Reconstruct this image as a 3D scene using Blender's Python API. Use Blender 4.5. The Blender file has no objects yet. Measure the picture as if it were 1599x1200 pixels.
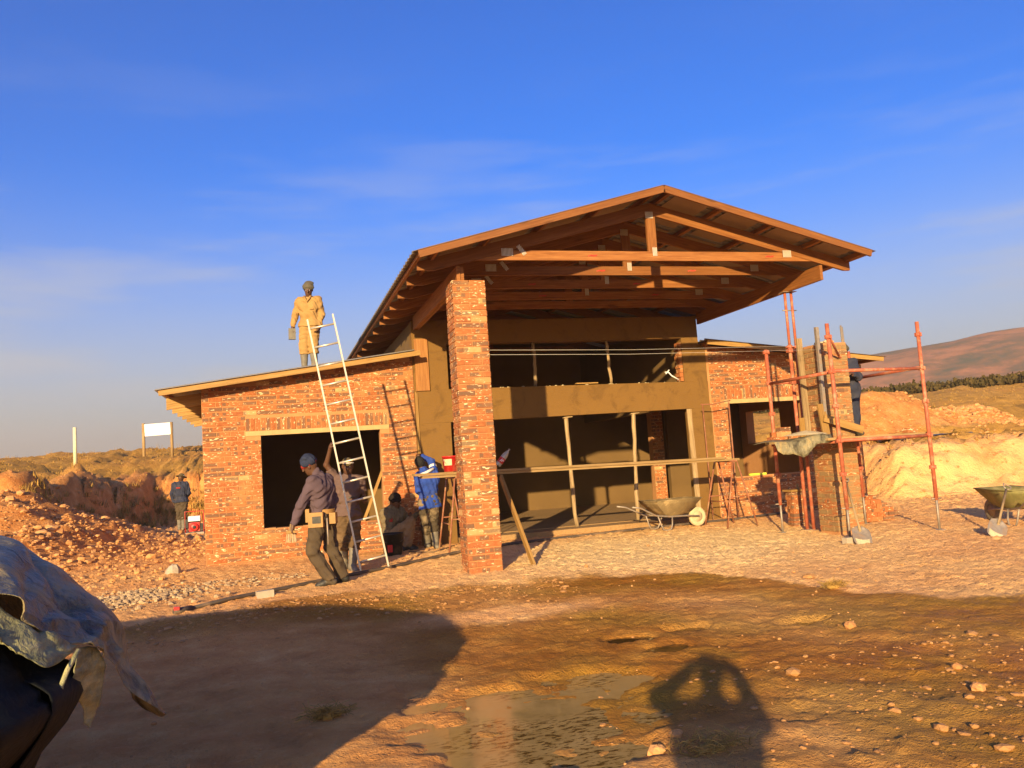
import bpy, math, random
import numpy as np
from mathutils import Vector, Matrix

random.seed(7)
rng = np.random.default_rng(11)
SC = bpy.context.scene
COL = SC.collection
R = math.radians
PI = math.pi

# ---------------------------------------------------------------- camera
cam_d = bpy.data.cameras.new('camera')
cam = bpy.data.objects.new('camera', cam_d)
COL.objects.link(cam)
cam_d.sensor_fit = 'HORIZONTAL'
cam_d.sensor_width = 36.0
cam_d.lens = 1300 / 1599 * 36
cam_d.clip_start = 0.05
cam_d.clip_end = 6000
_rt = Vector((0.96013168, -0.27177213, -0.06547561))
_up = Vector((0.03776031, -0.10598944, 0.99365004))
_fw = Vector((0.27698611, 0.95650726, 0.09150162))
M = Matrix.Identity(4)
for i in range(3):
    M[i][0], M[i][1], M[i][2] = _rt[i], _up[i], -_fw[i]
CAMP = Vector((-2.441, -11.07, 1.4625))
M.translation = CAMP
cam.matrix_world = M
SC.camera = cam

# ---------------------------------------------------------------- sun, sky, exposure
SUN_EL, SUN_AZ = 13.7, 28.0          # light travels towards +X/+Y, azimuth measured from +Y
sd = bpy.data.lights.new('sun', 'SUN')
sun = bpy.data.objects.new('sun', sd)
COL.objects.link(sun)
sd.energy = 5.0
sd.angle = R(0.6)
sd.color = (1.0, 0.735, 0.375)
_d = Vector((math.sin(R(SUN_AZ)) * math.cos(R(SUN_EL)), math.cos(R(SUN_AZ)) * math.cos(R(SUN_EL)), -math.sin(R(SUN_EL))))
sun.rotation_euler = _d.to_track_quat('-Z', 'Y').to_euler()
sun.location = (-12, -25, 12)

w = bpy.data.worlds.new('World')
SC.world = w
w.use_nodes = True
nt = w.node_tree
nt.nodes.clear()
def wn(t, **kw):
    n = nt.nodes.new(t)
    for k, v in kw.items():
        setattr(n, k, v)
    return n
def wl_(a, b):
    nt.links.new(a, b)
sky = wn('ShaderNodeTexSky', sky_type='NISHITA', sun_disc=False)
sky.sun_elevation = R(SUN_EL)
sky.sun_rotation = R(SUN_AZ + 180)
sky.altitude = 1200
sky.air_density = 1.0
sky.dust_density = 2.2
sky.ozone_density = 3.0
tc = wn('ShaderNodeTexCoord')
sep = wn('ShaderNodeSeparateXYZ')
wl_(tc.outputs['Generated'], sep.inputs[0])
hs = wn('ShaderNodeHueSaturation')
hs.inputs['Hue'].default_value = 0.521
hs.inputs['Saturation'].default_value = 1.44
hs.inputs['Value'].default_value = 0.72
wl_(sky.outputs[0], hs.inputs['Color'])
# dusty veil low over the whole horizon, the same in every direction
mr = wn('ShaderNodeMapRange', interpolation_type='SMOOTHSTEP')
mr.inputs['From Min'].default_value = -0.02
mr.inputs['From Max'].default_value = 0.36
mr.inputs['To Min'].default_value = 0.95
mr.inputs['To Max'].default_value = 0.0
wl_(sep.outputs[2], mr.inputs['Value'])
# thin streaked cloud
mp = wn('ShaderNodeMapping')
mp.inputs['Scale'].default_value = (1.3, 1.3, 9.0)
mp.inputs['Rotation'].default_value = (0.05, 0.03, 0.6)
wl_(tc.outputs['Generated'], mp.inputs[0])
nz = wn('ShaderNodeTexNoise')
nz.inputs['Scale'].default_value = 2.2
nz.inputs['Detail'].default_value = 6
nz.inputs['Roughness'].default_value = 0.55
wl_(mp.outputs[0], nz.inputs['Vector'])
cr = wn('ShaderNodeMapRange', interpolation_type='SMOOTHSTEP')
cr.inputs['From Min'].default_value = 0.46
cr.inputs['From Max'].default_value = 0.72
cr.inputs['To Max'].default_value = 0.55
wl_(nz.outputs['Fac'], cr.inputs['Value'])
cm = wn('ShaderNodeMapRange', interpolation_type='SMOOTHSTEP')      # clouds only low down
cm.inputs['From Min'].default_value = 0.08
cm.inputs['From Max'].default_value = 0.50
cm.inputs['To Min'].default_value = 1.0
cm.inputs['To Max'].default_value = 0.0
wl_(sep.outputs[2], cm.inputs['Value'])
mm = wn('ShaderNodeMath', operation='MULTIPLY')
wl_(cr.outputs[0], mm.inputs[0]); wl_(cm.outputs[0], mm.inputs[1])
m1 = wn('ShaderNodeMixRGB')
wl_(mr.outputs[0], m1.inputs[0]); wl_(hs.outputs[0], m1.inputs[1])
m1.inputs[2].default_value = (1.62, 1.52, 1.33, 1)
m2 = wn('ShaderNodeMixRGB')
wl_(mm.outputs[0], m2.inputs[0]); wl_(m1.outputs[0], m2.inputs[1])
m2.inputs[2].default_value = (1.85, 1.85, 1.85, 1)
bg = wn('ShaderNodeBackground')
bg.inputs['Strength'].default_value = 0.14
wl_(m2.outputs[0], bg.inputs['Color'])
wo = wn('ShaderNodeOutputWorld')
wl_(bg.outputs[0], wo.inputs['Surface'])

SC.view_settings.view_transform = 'Standard'
SC.view_settings.look = 'None'
SC.view_settings.exposure = 1.3
SC.view_settings.gamma = 1.0
SC.view_settings.use_curve_mapping = False
SC.render.engine = 'CYCLES'
SC.cycles.max_bounces = 6
SC.cycles.diffuse_bounces = 3
SC.cycles.glossy_bounces = 3
SC.cycles.volume_bounces = 0
SC.cycles.use_denoising = True

# ---------------------------------------------------------------- numpy value noise
def _hash(ix, iy, s):
    h = (ix.astype(np.int64) * 374761393 + iy.astype(np.int64) * 668265263 + s * 974634631) & 0x7fffffff
    h = (h ^ (h >> 13)) * 1274126177 & 0x7fffffff
    h = h ^ (h >> 16)
    return (h & 0xffff) / 65535.0
def vnoise(x, y, s=0):
    ix = np.floor(x); iy = np.floor(y)
    fx = x - ix; fy = y - iy
    fx = fx * fx * (3 - 2 * fx); fy = fy * fy * (3 - 2 * fy)
    a = _hash(ix, iy, s); b = _hash(ix + 1, iy, s); c = _hash(ix, iy + 1, s); d = _hash(ix + 1, iy + 1, s)
    return (a * (1 - fx) + b * fx) * (1 - fy) + (c * (1 - fx) + d * fx) * fy
def fbm(x, y, o=4, s=0, g=0.5):
    t = 0; am = 1; tot = 0
    for i in range(o):
        t = t + am * vnoise(x * 2 ** i + 17.3 * i, y * 2 ** i - 9.1 * i, s + i)
        tot += am; am *= g
    return t / tot - 0.5
def sst(a, b, x):
    t = np.clip((x - a) / (b - a), 0, 1)
    return t * t * (3 - 2 * t)

# ---------------------------------------------------------------- terrain
PUDS = [(-0.98, -6.15, 0.95, 0.84, 0.044), (0.30, -4.55, 0.24, 0.20, 0.05), (0.86, -4.42, 0.22, 0.12, 0.05),
        (1.86, -4.72, 0.30, 0.11, 0.05), (0.42, -5.02, 0.20, 0.16, 0.05), (-0.25, -5.55, 0.28, 0.2, 0.04)]
WX = [-40, -6, -3.5, -1.9, -0.9, 0.3, 1.2, 2.5, 2.9, 3.4, 4.5, 6, 9, 40]
WY = [-1.6, -1.6, -1.0, -0.45, -0.85, -1.0, -0.85, -1.9, -3.1, -4.5, -5.1, -5.9, -7, -10]
def bank_d(X, Y):
    # distance outside the levelled platform (negative on the platform)
    ax, ay, bx, by = -8.2, 12.3, -6.4, 20.0
    n = math.hypot(bx - ax, by - ay)
    dA = -((X - ax) * (by - ay) - (Y - ay) * (bx - ax)) / n
    ax2, ay2, bx2, by2 = -40.0, 6.5, -8.2, 12.3
    n2 = math.hypot(bx2 - ax2, by2 - ay2)
    dB = ((Y - ay2) * (bx2 - ax2) - (X - ax2) * (by2 - ay2)) / n2
    dl = np.minimum(dA, dB)
    db = Y - 20.6
    dr = np.minimum(X - 11.3, Y - 4.9)
    return np.maximum(np.maximum(dl, db), dr)
def terrain(X, Y, fine=True):
    X = np.asarray(X, float); Y = np.asarray(Y, float)
    z = -0.05 + 0.09 * sst(-4.5, 3.5, Y)
    wob = 0.7 * fbm(X * 0.6, Y * 0.6, 3, 3)
    d = bank_d(X, Y) + wob
    t = sst(-2, 9, X)
    dp = np.maximum(d, 0)
    hl = 1.5 * sst(-0.15, 0.9, d) + 2.35 * (1 - np.exp(-dp / 14)) - 0.055 * np.maximum(dp - 46, 0)
    hl = np.maximum(hl, -1.0)
    hr = 1.05 * sst(-0.7, 0.9, d) + 0.105 * np.minimum(dp, 33) + 0.03 * np.clip(dp - 33, 0, 60) - 0.03 * np.maximum(dp - 93, 0)
    hr = np.maximum(hr, 0.0)
    z = z + hl * (1 - t) + hr * t
    # spoil heap left of the house, red heaps on the right
    hp = 1.36 * np.exp(-((X + 8.25) / 1.95) ** 2 - ((Y - 9.9) / 3.0) ** 2) + 0.34 * np.exp(-((X + 7.4) / 1.5) ** 2 - ((Y - 6.4) / 2.2) ** 2)
    hp = hp + 0.28 * np.exp(-((X + 5.9) / 1.0) ** 2 - ((Y - 11.0) / 1.4) ** 2)
    rp = 1.35 * np.exp(-((X - 15.3) / 1.7) ** 2 - ((Y - 10.4) / 1.5) ** 2) + 0.62 * np.exp(-((X - 18.6) / 1.3) ** 2 - ((Y - 10.2) / 0.9) ** 2) \
        + 0.7 * np.exp(-((X - 13.2) / 1.3) ** 2 - ((Y - 9.6) / 1.2) ** 2)
    heap = np.clip(hp + rp, 0, 2)
    z = z + hp + rp
    if fine:
        k = np.clip(heap * 1.6, 0, 1)
        z = z + k * (0.50 * fbm(X * 1.1, Y * 1.1, 5, 21, 0.62) + 0.14 * fbm(X * 5, Y * 5, 3, 25))
        bk = sst(-0.6, 0.4, d) * (1 - sst(1.5, 5, d))
        z = z + bk * ((0.6 - 0.3 * t) * fbm(X * 1.1, Y * 1.1, 4, 33, 0.6) + 0.22 * fbm(X * 4.5, Y * 4.5, 3, 37, 0.6))
        z = z + sst(1.5, 6, d) * 0.5 * fbm(X * 0.16, Y * 0.16, 4, 40)
        near = 1 - sst(3, 9, Y)
        inside = ((X > -3.7) & (X < 9.8) & (Y > 3.9) & (Y < 10.4))
        wet = sst(0.25, -0.25, Y - np.interp(X, WX, WY))
        am = np.where(inside, 0.0, 1.0)
        z = z + am * near * (0.055 * fbm(X * 0.8, Y * 0.8, 4, 50) + (0.016 + 0.05 * wet) * fbm(X * 3.1, Y * 3.1, 4, 55, 0.6))
        # trampled, clotted mud near the bottom right and a crumbled rim round the big puddle
        mud = sst(-5.5, -7.5, Y - 0.25 * X)
        z = z + near * mud * 0.05 * np.maximum(fbm(X * 7, Y * 7, 3, 60, 0.6), 0)
    for (px, py, rx, ry, dep) in PUDS:
        q = ((X - px) / rx) ** 2 + ((Y - py) / ry) ** 2 + (2.0 * fbm(X * 2.8, Y * 4.5, 4, 70) if fine else 0)
        z = z - dep * (1 - sst(0.45, 1.25, q))
    return z
def gz(x, y):
    # height of the finished ground sheet under a point (bilinear)
    i = min(max(int(np.searchsorted(gx, x)) - 1, 0), len(gx) - 2); j = min(max(int(np.searchsorted(gy, y)) - 1, 0), len(gy) - 2)
    u = (x - gx[i]) / (gx[i + 1] - gx[i]); v = (y - gy[j]) / (gy[j + 1] - gy[j])
    return float((GZ[j, i] * (1 - u) + GZ[j, i + 1] * u) * (1 - v) + (GZ[j + 1, i] * (1 - u) + GZ[j + 1, i + 1] * u) * v)
def graded(lo, hi, step, far, g=1.12):
    a = list(np.arange(lo, hi + step / 2, step))
    s = step; v = hi
    up = []
    while v < far[1]:
        s *= g; v += s; up.append(v)
    s = step; v = lo
    dn = []
    while v > far[0]:
        s *= g; v -= s; dn.append(v)
    return np.array(dn[::-1] + a + up)

# ---------------------------------------------------------------- node material helper
class NM:
    def __init__(s, name):
        s.m = bpy.data.materials.new(name)
        s.m.use_nodes = True
        s.t = s.m.node_tree
        s.t.nodes.clear()
        s.out = s.t.nodes.new('ShaderNodeOutputMaterial')
        s.b = s.t.nodes.new('ShaderNodeBsdfPrincipled')
        s.t.links.new(s.b.outputs[0], s.out.inputs[0])
    def n(s, t, **kw):
        x = s.t.nodes.new(t)
        for k, v in kw.items():
            setattr(x, k, v)
        return x
    def put(s, inp, v):
        if hasattr(v, 'is_output'):
            s.t.links.new(v, inp)
        elif isinstance(v, (tuple, list)) and len(v) == 3 and inp.type == 'RGBA':
            inp.default_value = (*v, 1)
        else:
            inp.default_value = v
    def pos(s):
        return s.n('ShaderNodeNewGeometry').outputs['Position']
    def obj(s):
        return s.n('ShaderNodeTexCoord').outputs['Object']
    def uv(s):
        return s.n('ShaderNodeTexCoord').outputs['UV']
    def rnd(s):
        a = s.n('ShaderNodeObjectInfo').outputs['Random']
        b = s.n('ShaderNodeNewGeometry').outputs['Random Per Island']
        return s.math('FRACT', s.math('ADD', s.math('MULTIPLY', a, 7.31), s.math('MULTIPLY', b, 5.77)))
    def math(s, op, a, b=0.5, c=0.0):
        x = s.n('ShaderNodeMath', operation=op)
        s.put(x.inputs[0], a); s.put(x.inputs[1], b)
        if len(x.inputs) > 2:
            s.put(x.inputs[2], c)
        return x.outputs[0]
    def vm(s, v, sc):
        x = s.n('ShaderNodeMapping')
        s.put(x.inputs[0], v); x.inputs['Scale'].default_value = sc
        return x.outputs[0]
    def noise(s, v, scale=5, detail=3, rough=0.55, dims='3D', W=None, dist=0.0):
        x = s.n('ShaderNodeTexNoise', noise_dimensions='4D' if W is not None else dims)
        s.put(x.inputs['Vector'], v)
        x.inputs['Scale'].default_value = scale; x.inputs['Detail'].default_value = detail
        x.inputs['Roughness'].default_value = rough; x.inputs['Distortion'].default_value = dist
        if W is not None:
            s.put(x.inputs['W'], W)
        return x.outputs['Fac']
    def mr(s, v, a, b, c=0.0, d=1.0, smooth=True):
        x = s.n('ShaderNodeMapRange')
        if smooth:
            x.interpolation_type = 'SMOOTHSTEP'
        s.put(x.inputs['Value'], v)
        x.inputs['From Min'].default_value = a; x.inputs['From Max'].default_value = b
        x.inputs['To Min'].default_value = c; x.inputs['To Max'].default_value = d
        return x.outputs[0]
    def mix(s, f, a, b, mode='MIX'):
        x = s.n('ShaderNodeMixRGB', blend_type=mode)
        s.put(x.inputs[0], f); s.put(x.inputs[1], a); s.put(x.inputs[2], b)
        return x.outputs[0]
    def ramp(s, v, stops, interp='LINEAR'):
        x = s.n('ShaderNodeValToRGB')
        x.color_ramp.interpolation = interp
        e = x.color_ramp.elements
        while len(e) < len(stops):
            e.new(0.5)
        for i, (p, c) in enumerate(stops):
            e[i].position = p; e[i].color = (*c, 1)
        s.put(x.inputs[0], v)
        return x.outputs[0]
    def bump(s, h, strength=0.5, dist=0.01, normal=None):
        x = s.n('ShaderNodeBump')
        s.put(x.inputs['Height'], h)
        x.inputs['Strength'].default_value = strength; x.inputs['Distance'].default_value = dist
        if normal is not None:
            s.put(x.inputs['Normal'], normal)
        return x.outputs[0]
    def set(s, **kw):
        for k, v in kw.items():
            s.put(s.b.inputs[k.replace('_', ' ')], v)
        return s.m

def simple(name, col, rough=0.6, metal=0.0, var=0.12, scale=9.0, bump=0.25, bd=0.004, spec=0.4, dirt=None, dirt_amt=0.5):
    k = NM(name)
    p = k.obj()
    f = k.noise(p, scale, 4)
    lo = tuple(c * (1 - var * 1.6) for c in col); hi = tuple(min(1, c * (1 + var * 1.3)) for c in col)
    c = k.mix(f, lo, hi)
    if dirt:
        d = k.mr(k.noise(p, scale * 0.45, 5, 0.65), 0.48, 0.66)
        c = k.mix(k.math('MULTIPLY', d, dirt_amt), c, dirt)
    h = k.noise(p, scale * 6, 3)
    return k.set(Base_Color=c, Roughness=rough, Metallic=metal, Specular_IOR_Level=spec, Normal=k.bump(h, bump, bd))

MT = {}
def wood_mat(name, c1, c2, c3, rough=0.62, knots=0.6):
    k = NM(name)
    r = k.rnd()
    u = k.uv()
    off = k.n('ShaderNodeVectorMath', operation='ADD')
    k.put(off.inputs[0], u)
    cmb = k.n('ShaderNodeCombineXYZ')
    k.put(cmb.inputs[0], k.math('MULTIPLY', r, 37.0)); k.put(cmb.inputs[1], k.math('MULTIPLY', r, 11.0))
    k.put(off.inputs[1], cmb.outputs[0])
    v = off.outputs[0]
    g = k.noise(k.vm(v, (1.0, 22, 1)), 2.2, 5, 0.65, dist=0.8)
    g2 = k.noise(k.vm(v, (0.7, 7, 1)), 1.5, 2)
    c = k.ramp(g, [(0.30, tuple(x * 0.62 for x in c1)), (0.42, c1), (0.55, c2), (0.70, c3)])
    tone = k.math('ADD', k.math('MULTIPLY', r, 0.5), k.math('MULTIPLY', g2, 0.6))
    c = k.mix(k.mr(tone, 0.2, 0.95, 0.0, 0.65), c, tuple(x * 0.5 for x in c1))
    vo = k.n('ShaderNodeTexVoronoi', feature='F1')
    k.put(vo.inputs['Vector'], k.vm(v, (1.5, 6.0, 1))); vo.inputs['Scale'].default_value = 1.0
    kn = k.mr(vo.outputs['Distance'], 0.07, 0.20, knots, 0.0)
    c = k.mix(kn, c, tuple(x * 0.28 for x in c1))
    return k.set(Base_Color=c, Roughness=rough, Specular_IOR_Level=0.3, Normal=k.bump(g, 0.25, 0.003))
MT['pine'] = wood_mat('pine timber', (0.252, 0.091, 0.021), (0.328, 0.130, 0.034), (0.378, 0.176, 0.054))
MT['pale'] = wood_mat('pale pine boards', (0.353, 0.189, 0.049), (0.420, 0.248, 0.076), (0.479, 0.311, 0.113), knots=0.35)
MT['plank'] = wood_mat('weathered planks', (0.353, 0.218, 0.084), (0.454, 0.302, 0.134), (0.521, 0.378, 0.193), 0.75, 0.3)
MT['ply'] = wood_mat('board panel', (0.328, 0.134, 0.034), (0.386, 0.176, 0.049), (0.428, 0.218, 0.071), 0.6, 0.2)
MT['pole'] = wood_mat('gum pole', (0.302, 0.202, 0.101), (0.420, 0.294, 0.151), (0.521, 0.386, 0.218), 0.8, 0.4)

def brick_mat(name, smear=0.5, dirty=0.0):
    k = NM(name)
    r = k.rnd()
    u = k.uv()
    sp = k.n('ShaderNodeSeparateXYZ'); k.put(sp.inputs[0], u)
    base = k.ramp(r, [(0.0, (0.260, 0.073, 0.022)), (0.3, (0.316, 0.093, 0.029)), (0.55, (0.372, 0.130, 0.044)), (0.80, (0.288, 0.082, 0.029)), (0.92, (0.242, 0.084, 0.035)), (0.94, (0.465, 0.270, 0.107)), (1.0, (0.502, 0.326, 0.149))])
    n1 = k.noise(u, 26, 4, 0.6, W=k.math('MULTIPLY', r, 40.0))
    base = k.mix(k.mr(n1, 0.3, 0.75, 0, 0.5), base, (0.44, 0.19, 0.066))
    # kiln flash marks: dark blocks across the brick, different on every brick
    cell = k.math('FLOOR', k.math('MULTIPLY', sp.outputs[0], 17.0))
    wn_ = k.n('ShaderNodeTexWhiteNoise', noise_dimensions='2D')
    cv = k.n('ShaderNodeCombineXYZ'); k.put(cv.inputs[0], cell); k.put(cv.inputs[1], k.math('MULTIPLY', r, 91.7))
    k.put(wn_.inputs['Vector'], cv.outputs[0])
    blk = k.math('GREATER_THAN', wn_.outputs['Value'], 0.66)
    r2 = k.math('FRACT', k.math('MULTIPLY', r, 13.37))
    full = k.math('GREATER_THAN', r2, 0.74)
    some = k.math('GREATER_THAN', k.math('FRACT', k.math('MULTIPLY', r, 29.1)), 0.45)
    dk = k.math('MAXIMUM', full, k.math('MULTIPLY', blk, some))
    edge = k.mr(k.math('ABSOLUTE', sp.outputs[1]), 0.022, 0.030, 1.0, 0.0)
    gro = k.mr(k.math('SINE', k.math('MULTIPLY', sp.outputs[0], 700.0)), -1, 1, 0.55, 1.0)
    dk = k.math('MULTIPLY', k.math('MULTIPLY', dk, edge), k.math('MULTIPLY', gro, k.mr(n1, 0.25, 0.5, 0.35, 0.9)))
    c = k.mix(dk, base, (0.105, 0.08, 0.055))
    # lime and mortar splashes
    sm = k.noise(k.vm(u, (9, 26, 1)), 1.6, 3, 0.6, W=k.math('MULTIPLY', r, 77.0))
    c = k.mix(k.mr(sm, 0.585, 0.635, 0, 0.92), c, (0.74, 0.58, 0.33))
    pw = k.noise(k.pos(), 1.1, 5, 0.65)
    c = k.mix(k.mr(pw, 0.50, 0.68, 0, smear), c, (0.44, 0.225, 0.08))
    if dirty:
        pd = k.noise(k.vm(k.pos(), (2.2, 2.2, 7)), 1.6, 4, 0.6)
        c = k.mix(k.mr(pd, 0.38, 0.56, 0, dirty), c, (0.26, 0.17, 0.075))
    return k.set(Base_Color=c, Roughness=0.85, Specular_IOR_Level=0.25, Normal=k.bump(n1, 0.5, 0.006))
MT['brick'] = brick_mat('clay face brick')
MT['brick_dirty'] = brick_mat('mortar smeared brick', 0.7, 0.9)
k = NM('mortar joint')
MT['mortar'] = k.set(Base_Color=k.mix(k.noise(k.pos(), 5, 5, 0.65), (0.37, 0.16, 0.056), (0.49, 0.255, 0.105)), Roughness=0.95, Normal=k.bump(k.noise(k.pos(), 60, 3), 0.6, 0.01))
k = NM('fresh cement plaster')
_pn = k.noise(k.pos(), 0.9, 5, 0.6)
_pf = k.noise(k.vm(k.pos(), (3, 3, 9)), 3.0, 4)
_c = k.mix(_pn, (0.148, 0.074, 0.014), (0.212, 0.112, 0.027))
_c = k.mix(k.mr(_pf, 0.35, 0.75, 0, 0.5), _c, (0.168, 0.092, 0.026))
_c = k.mix(k.mr(k.noise(k.pos(), 2.1, 6, 0.7, dist=1.2), 0.50, 0.66, 0, 0.55), _c, (0.100, 0.050, 0.011))
MT['plaster'] = k.set(Base_Color=_c, Roughness=0.8, Specular_IOR_Level=0.3, Normal=k.bump(k.noise(k.vm(k.pos(), (6, 6, 14)), 2.0, 6, 0.75, dist=1.5), 0.5, 0.012))
MT['inner'] = simple('inside plaster', (0.15, 0.088, 0.030), 0.9, var=0.2, scale=1.2)  # colour lowered to deepen the shade of the rooms
MT['lintel'] = simple('concrete lintel', (0.46, 0.32, 0.14), 0.85, var=0.2, scale=6, dirt=(0.4, 0.25, 0.12))
k = NM('screed floor')
MT['floor'] = k.set(Base_Color=k.mix(k.noise(k.pos(), 1.5, 5), (0.26, 0.15, 0.055), (0.38, 0.23, 0.095)), Roughness=0.9, Normal=k.bump(k.noise(k.pos(), 18, 5), 0.8, 0.03))
MT['sheet'] = simple('galvanised roof sheet', (0.26, 0.24, 0.22), 0.5, 0.5, var=0.15, scale=2)
MT['under'] = simple('roof underlay', (0.30, 0.20, 0.12), 0.8, var=0.15, scale=2)
k = NM('galvanised nail plate')
_s = k.n('ShaderNodeSeparateXYZ'); k.put(_s.inputs[0], k.pos())
_w = k.math('SINE', k.math('MULTIPLY', _s.outputs[0], 330.0))
MT['plate'] = k.set(Base_Color=k.mix(k.mr(_w, -0.3, 0.5), (0.16, 0.09, 0.045), (0.72, 0.68, 0.58)), Roughness=0.5, Metallic=0.2)
MT['oxide'] = simple('red oxide steel', (0.40, 0.105, 0.052), 0.6, 0.0, var=0.3, scale=14, dirt=(0.48, 0.29, 0.17), dirt_amt=0.7)
MT['rust'] = simple('rusty thin steel', (0.27, 0.10, 0.05), 0.7, 0.0, var=0.3, scale=14, dirt=(0.42, 0.27, 0.15), dirt_amt=0.7)
MT['steel'] = simple('worn steel', (0.32, 0.27, 0.22), 0.55, 0.4, var=0.25, scale=20, dirt=(0.40, 0.24, 0.12))
MT['alu'] = simple('aluminium', (0.60, 0.54, 0.42), 0.38, 0.55, var=0.08, scale=12)
MT['white'] = simple('white board', (0.82, 0.81, 0.80), 0.6, var=0.03)
MT['whitewood'] = simple('pale painted post', (0.66, 0.60, 0.38), 0.8, var=0.15)
MT['rubber'] = simple('grey rubber', (0.17, 0.15, 0.115), 0.65, var=0.25, scale=14, dirt=(0.34, 0.25, 0.15))
MT['black'] = simple('black plastic', (0.022, 0.021, 0.018), 0.55, var=0.3, scale=9, dirt=(0.15, 0.115, 0.075), dirt_amt=0.6)
MT['leather'] = simple('tan leather', (0.34, 0.18, 0.05), 0.6, var=0.2, scale=15)
MT['skin'] = simple('skin', (0.095, 0.043, 0.022), 0.5, var=0.12, scale=20, bump=0.1)
MT['hair'] = simple('black hair', (0.012, 0.010, 0.009), 0.8, var=0.4, scale=90, bump=0.8)
MT['eye'] = simple('eye white', (0.55, 0.5, 0.45), 0.3, var=0.02, bump=0.0)
def cloth(name, col, dirt=None, amt=0.5, var=0.16):
    return simple(name, col, 0.92, var=var, scale=8, bump=0.45, bd=0.006, spec=0.15, dirt=dirt, dirt_amt=amt)
MT['khaki'] = cloth('khaki overall', (0.370, 0.222, 0.078), (0.311, 0.178, 0.059))
MT['mauve'] = cloth('faded purple shirt', (0.098, 0.066, 0.078))
MT['greytr'] = cloth('grey brown trousers', (0.078, 0.056, 0.035), (0.118, 0.081, 0.044))
MT['pinkgrey'] = cloth('dusty pink grey shirt', (0.126, 0.081, 0.070))
MT['browntr'] = cloth('brown work trousers', (0.118, 0.074, 0.037), (0.207, 0.133, 0.067))
MT['olive'] = cloth('grey green top', (0.148, 0.115, 0.067), (0.200, 0.148, 0.074))
MT['tantr'] = cloth('tan work trousers', (0.266, 0.170, 0.081), (0.104, 0.074, 0.044))
MT['blue'] = cloth('royal blue jacket', (0.026, 0.063, 0.311), (0.074, 0.096, 0.244), 0.4)
MT['darktr'] = cloth('dark patched trousers', (0.063, 0.048, 0.030), (0.252, 0.185, 0.104), 0.8)
MT['navy'] = cloth('navy overall', (0.033, 0.037, 0.063), (0.074, 0.067, 0.074))
MT['navyhat'] = cloth('navy knit', (0.026, 0.033, 0.063))
MT['redhat'] = cloth('red knit', (0.311, 0.033, 0.022))
MT['greyhat'] = cloth('grey knit', (0.089, 0.081, 0.063), (0.148, 0.126, 0.081))
MT['darkhat'] = cloth('dark brown knit', (0.022, 0.016, 0.013))
MT['olivehat'] = cloth('olive cap', (0.118, 0.089, 0.041))
MT['hivis'] = simple('reflective yellow', (0.62, 0.66, 0.06), 0.4, var=0.05)
MT['silver'] = simple('reflective silver', (0.75, 0.72, 0.66), 0.35, var=0.05)
MT['red'] = simple('red plastic', (0.52, 0.022, 0.018), 0.42, var=0.12, scale=10, dirt=(0.45, 0.2, 0.12), dirt_amt=0.35)
MT['label'] = simple('torn paper label', (0.68, 0.50, 0.30), 0.8, var=0.35, scale=40)
MT['barrow'] = simple('cement crusted barrow', (0.22, 0.155, 0.07), 0.8, var=0.3, scale=7, dirt=(0.50, 0.36, 0.17), dirt_amt=0.8)
MT['barrow_green'] = simple('mud caked green barrow', (0.21, 0.19, 0.065), 0.7, var=0.3, scale=9, dirt=(0.40, 0.29, 0.14))
MT['cement'] = simple('dry cement', (0.55, 0.45, 0.27), 0.95, var=0.2, scale=12, bump=0.6, bd=0.02)
MT['hose'] = simple('dusty black pipe', (0.085, 0.065, 0.05), 0.6, var=0.3, scale=8, dirt=(0.3, 0.19, 0.1))
MT['concrete'] = simple('concrete block', (0.40, 0.33, 0.24), 0.9, var=0.15, scale=20)
MT['string'] = simple('builders line', (0.75, 0.70, 0.6), 0.6, var=0.02)
k = NM('dusty clear plastic sheet')
_n = k.noise(k.vm(k.pos(), (2.2, 2.2, 1.0)), 2.6, 6, 0.72, dist=0.8)
_c = k.ramp(_n, [(0.36, (0.05, 0.043, 0.024)), (0.46, (0.14, 0.12, 0.065)), (0.55, (0.25, 0.215, 0.12)), (0.68, (0.36, 0.25, 0.095))])
MT['plastic'] = k.set(Base_Color=_c, Roughness=k.mr(_n, 0.3, 0.7, 0.30, 0.6), Specular_IOR_Level=0.4, Normal=k.bump(k.noise(k.pos(), 9, 5, 0.65, dist=2.0), 0.8, 0.035))
k = NM('yellowed translucent sheet')
_n = k.noise(k.vm(k.pos(), (3, 3, 9)), 2.4, 5, 0.6)
MT['yellowed'] = k.set(Base_Color=k.ramp(_n, [(0.35, (0.11, 0.115, 0.06)), (0.55, (0.27, 0.26, 0.12)), (0.7, (0.46, 0.42, 0.21))]), Roughness=0.4, Specular_IOR_Level=0.5,
                       Transmission_Weight=0.0, Normal=k.bump(k.noise(k.pos(), 16, 4, 0.6, dist=2.0), 0.5, 0.03))
k = NM('black builders sheet')
_n = k.noise(k.pos(), 3.0, 5, 0.6)
MT['blacksheet'] = k.set(Base_Color=k.mix(k.mr(_n, 0.4, 0.7), (0.007, 0.008, 0.008), (0.015, 0.018, 0.019)), Roughness=0.6, Specular_IOR_Level=0.12,
                         Normal=k.bump(k.noise(k.pos(), 7, 4, 0.55, dist=1.5), 0.4, 0.03))
k = NM('rubble stone')
MT['stone'] = k.set(Base_Color=k.mix(k.rnd(), (0.60, 0.32, 0.12), (0.42, 0.19, 0.06)), Roughness=0.95, Normal=k.bump(k.noise(k.pos(), 30, 3), 0.5, 0.01))
k = NM('grey gravel')
MT['gravel'] = k.set(Base_Color=k.mix(k.rnd(), (0.50, 0.35, 0.19), (0.27, 0.18, 0.10)), Roughness=0.95)
k = NM('dry grass')
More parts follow.
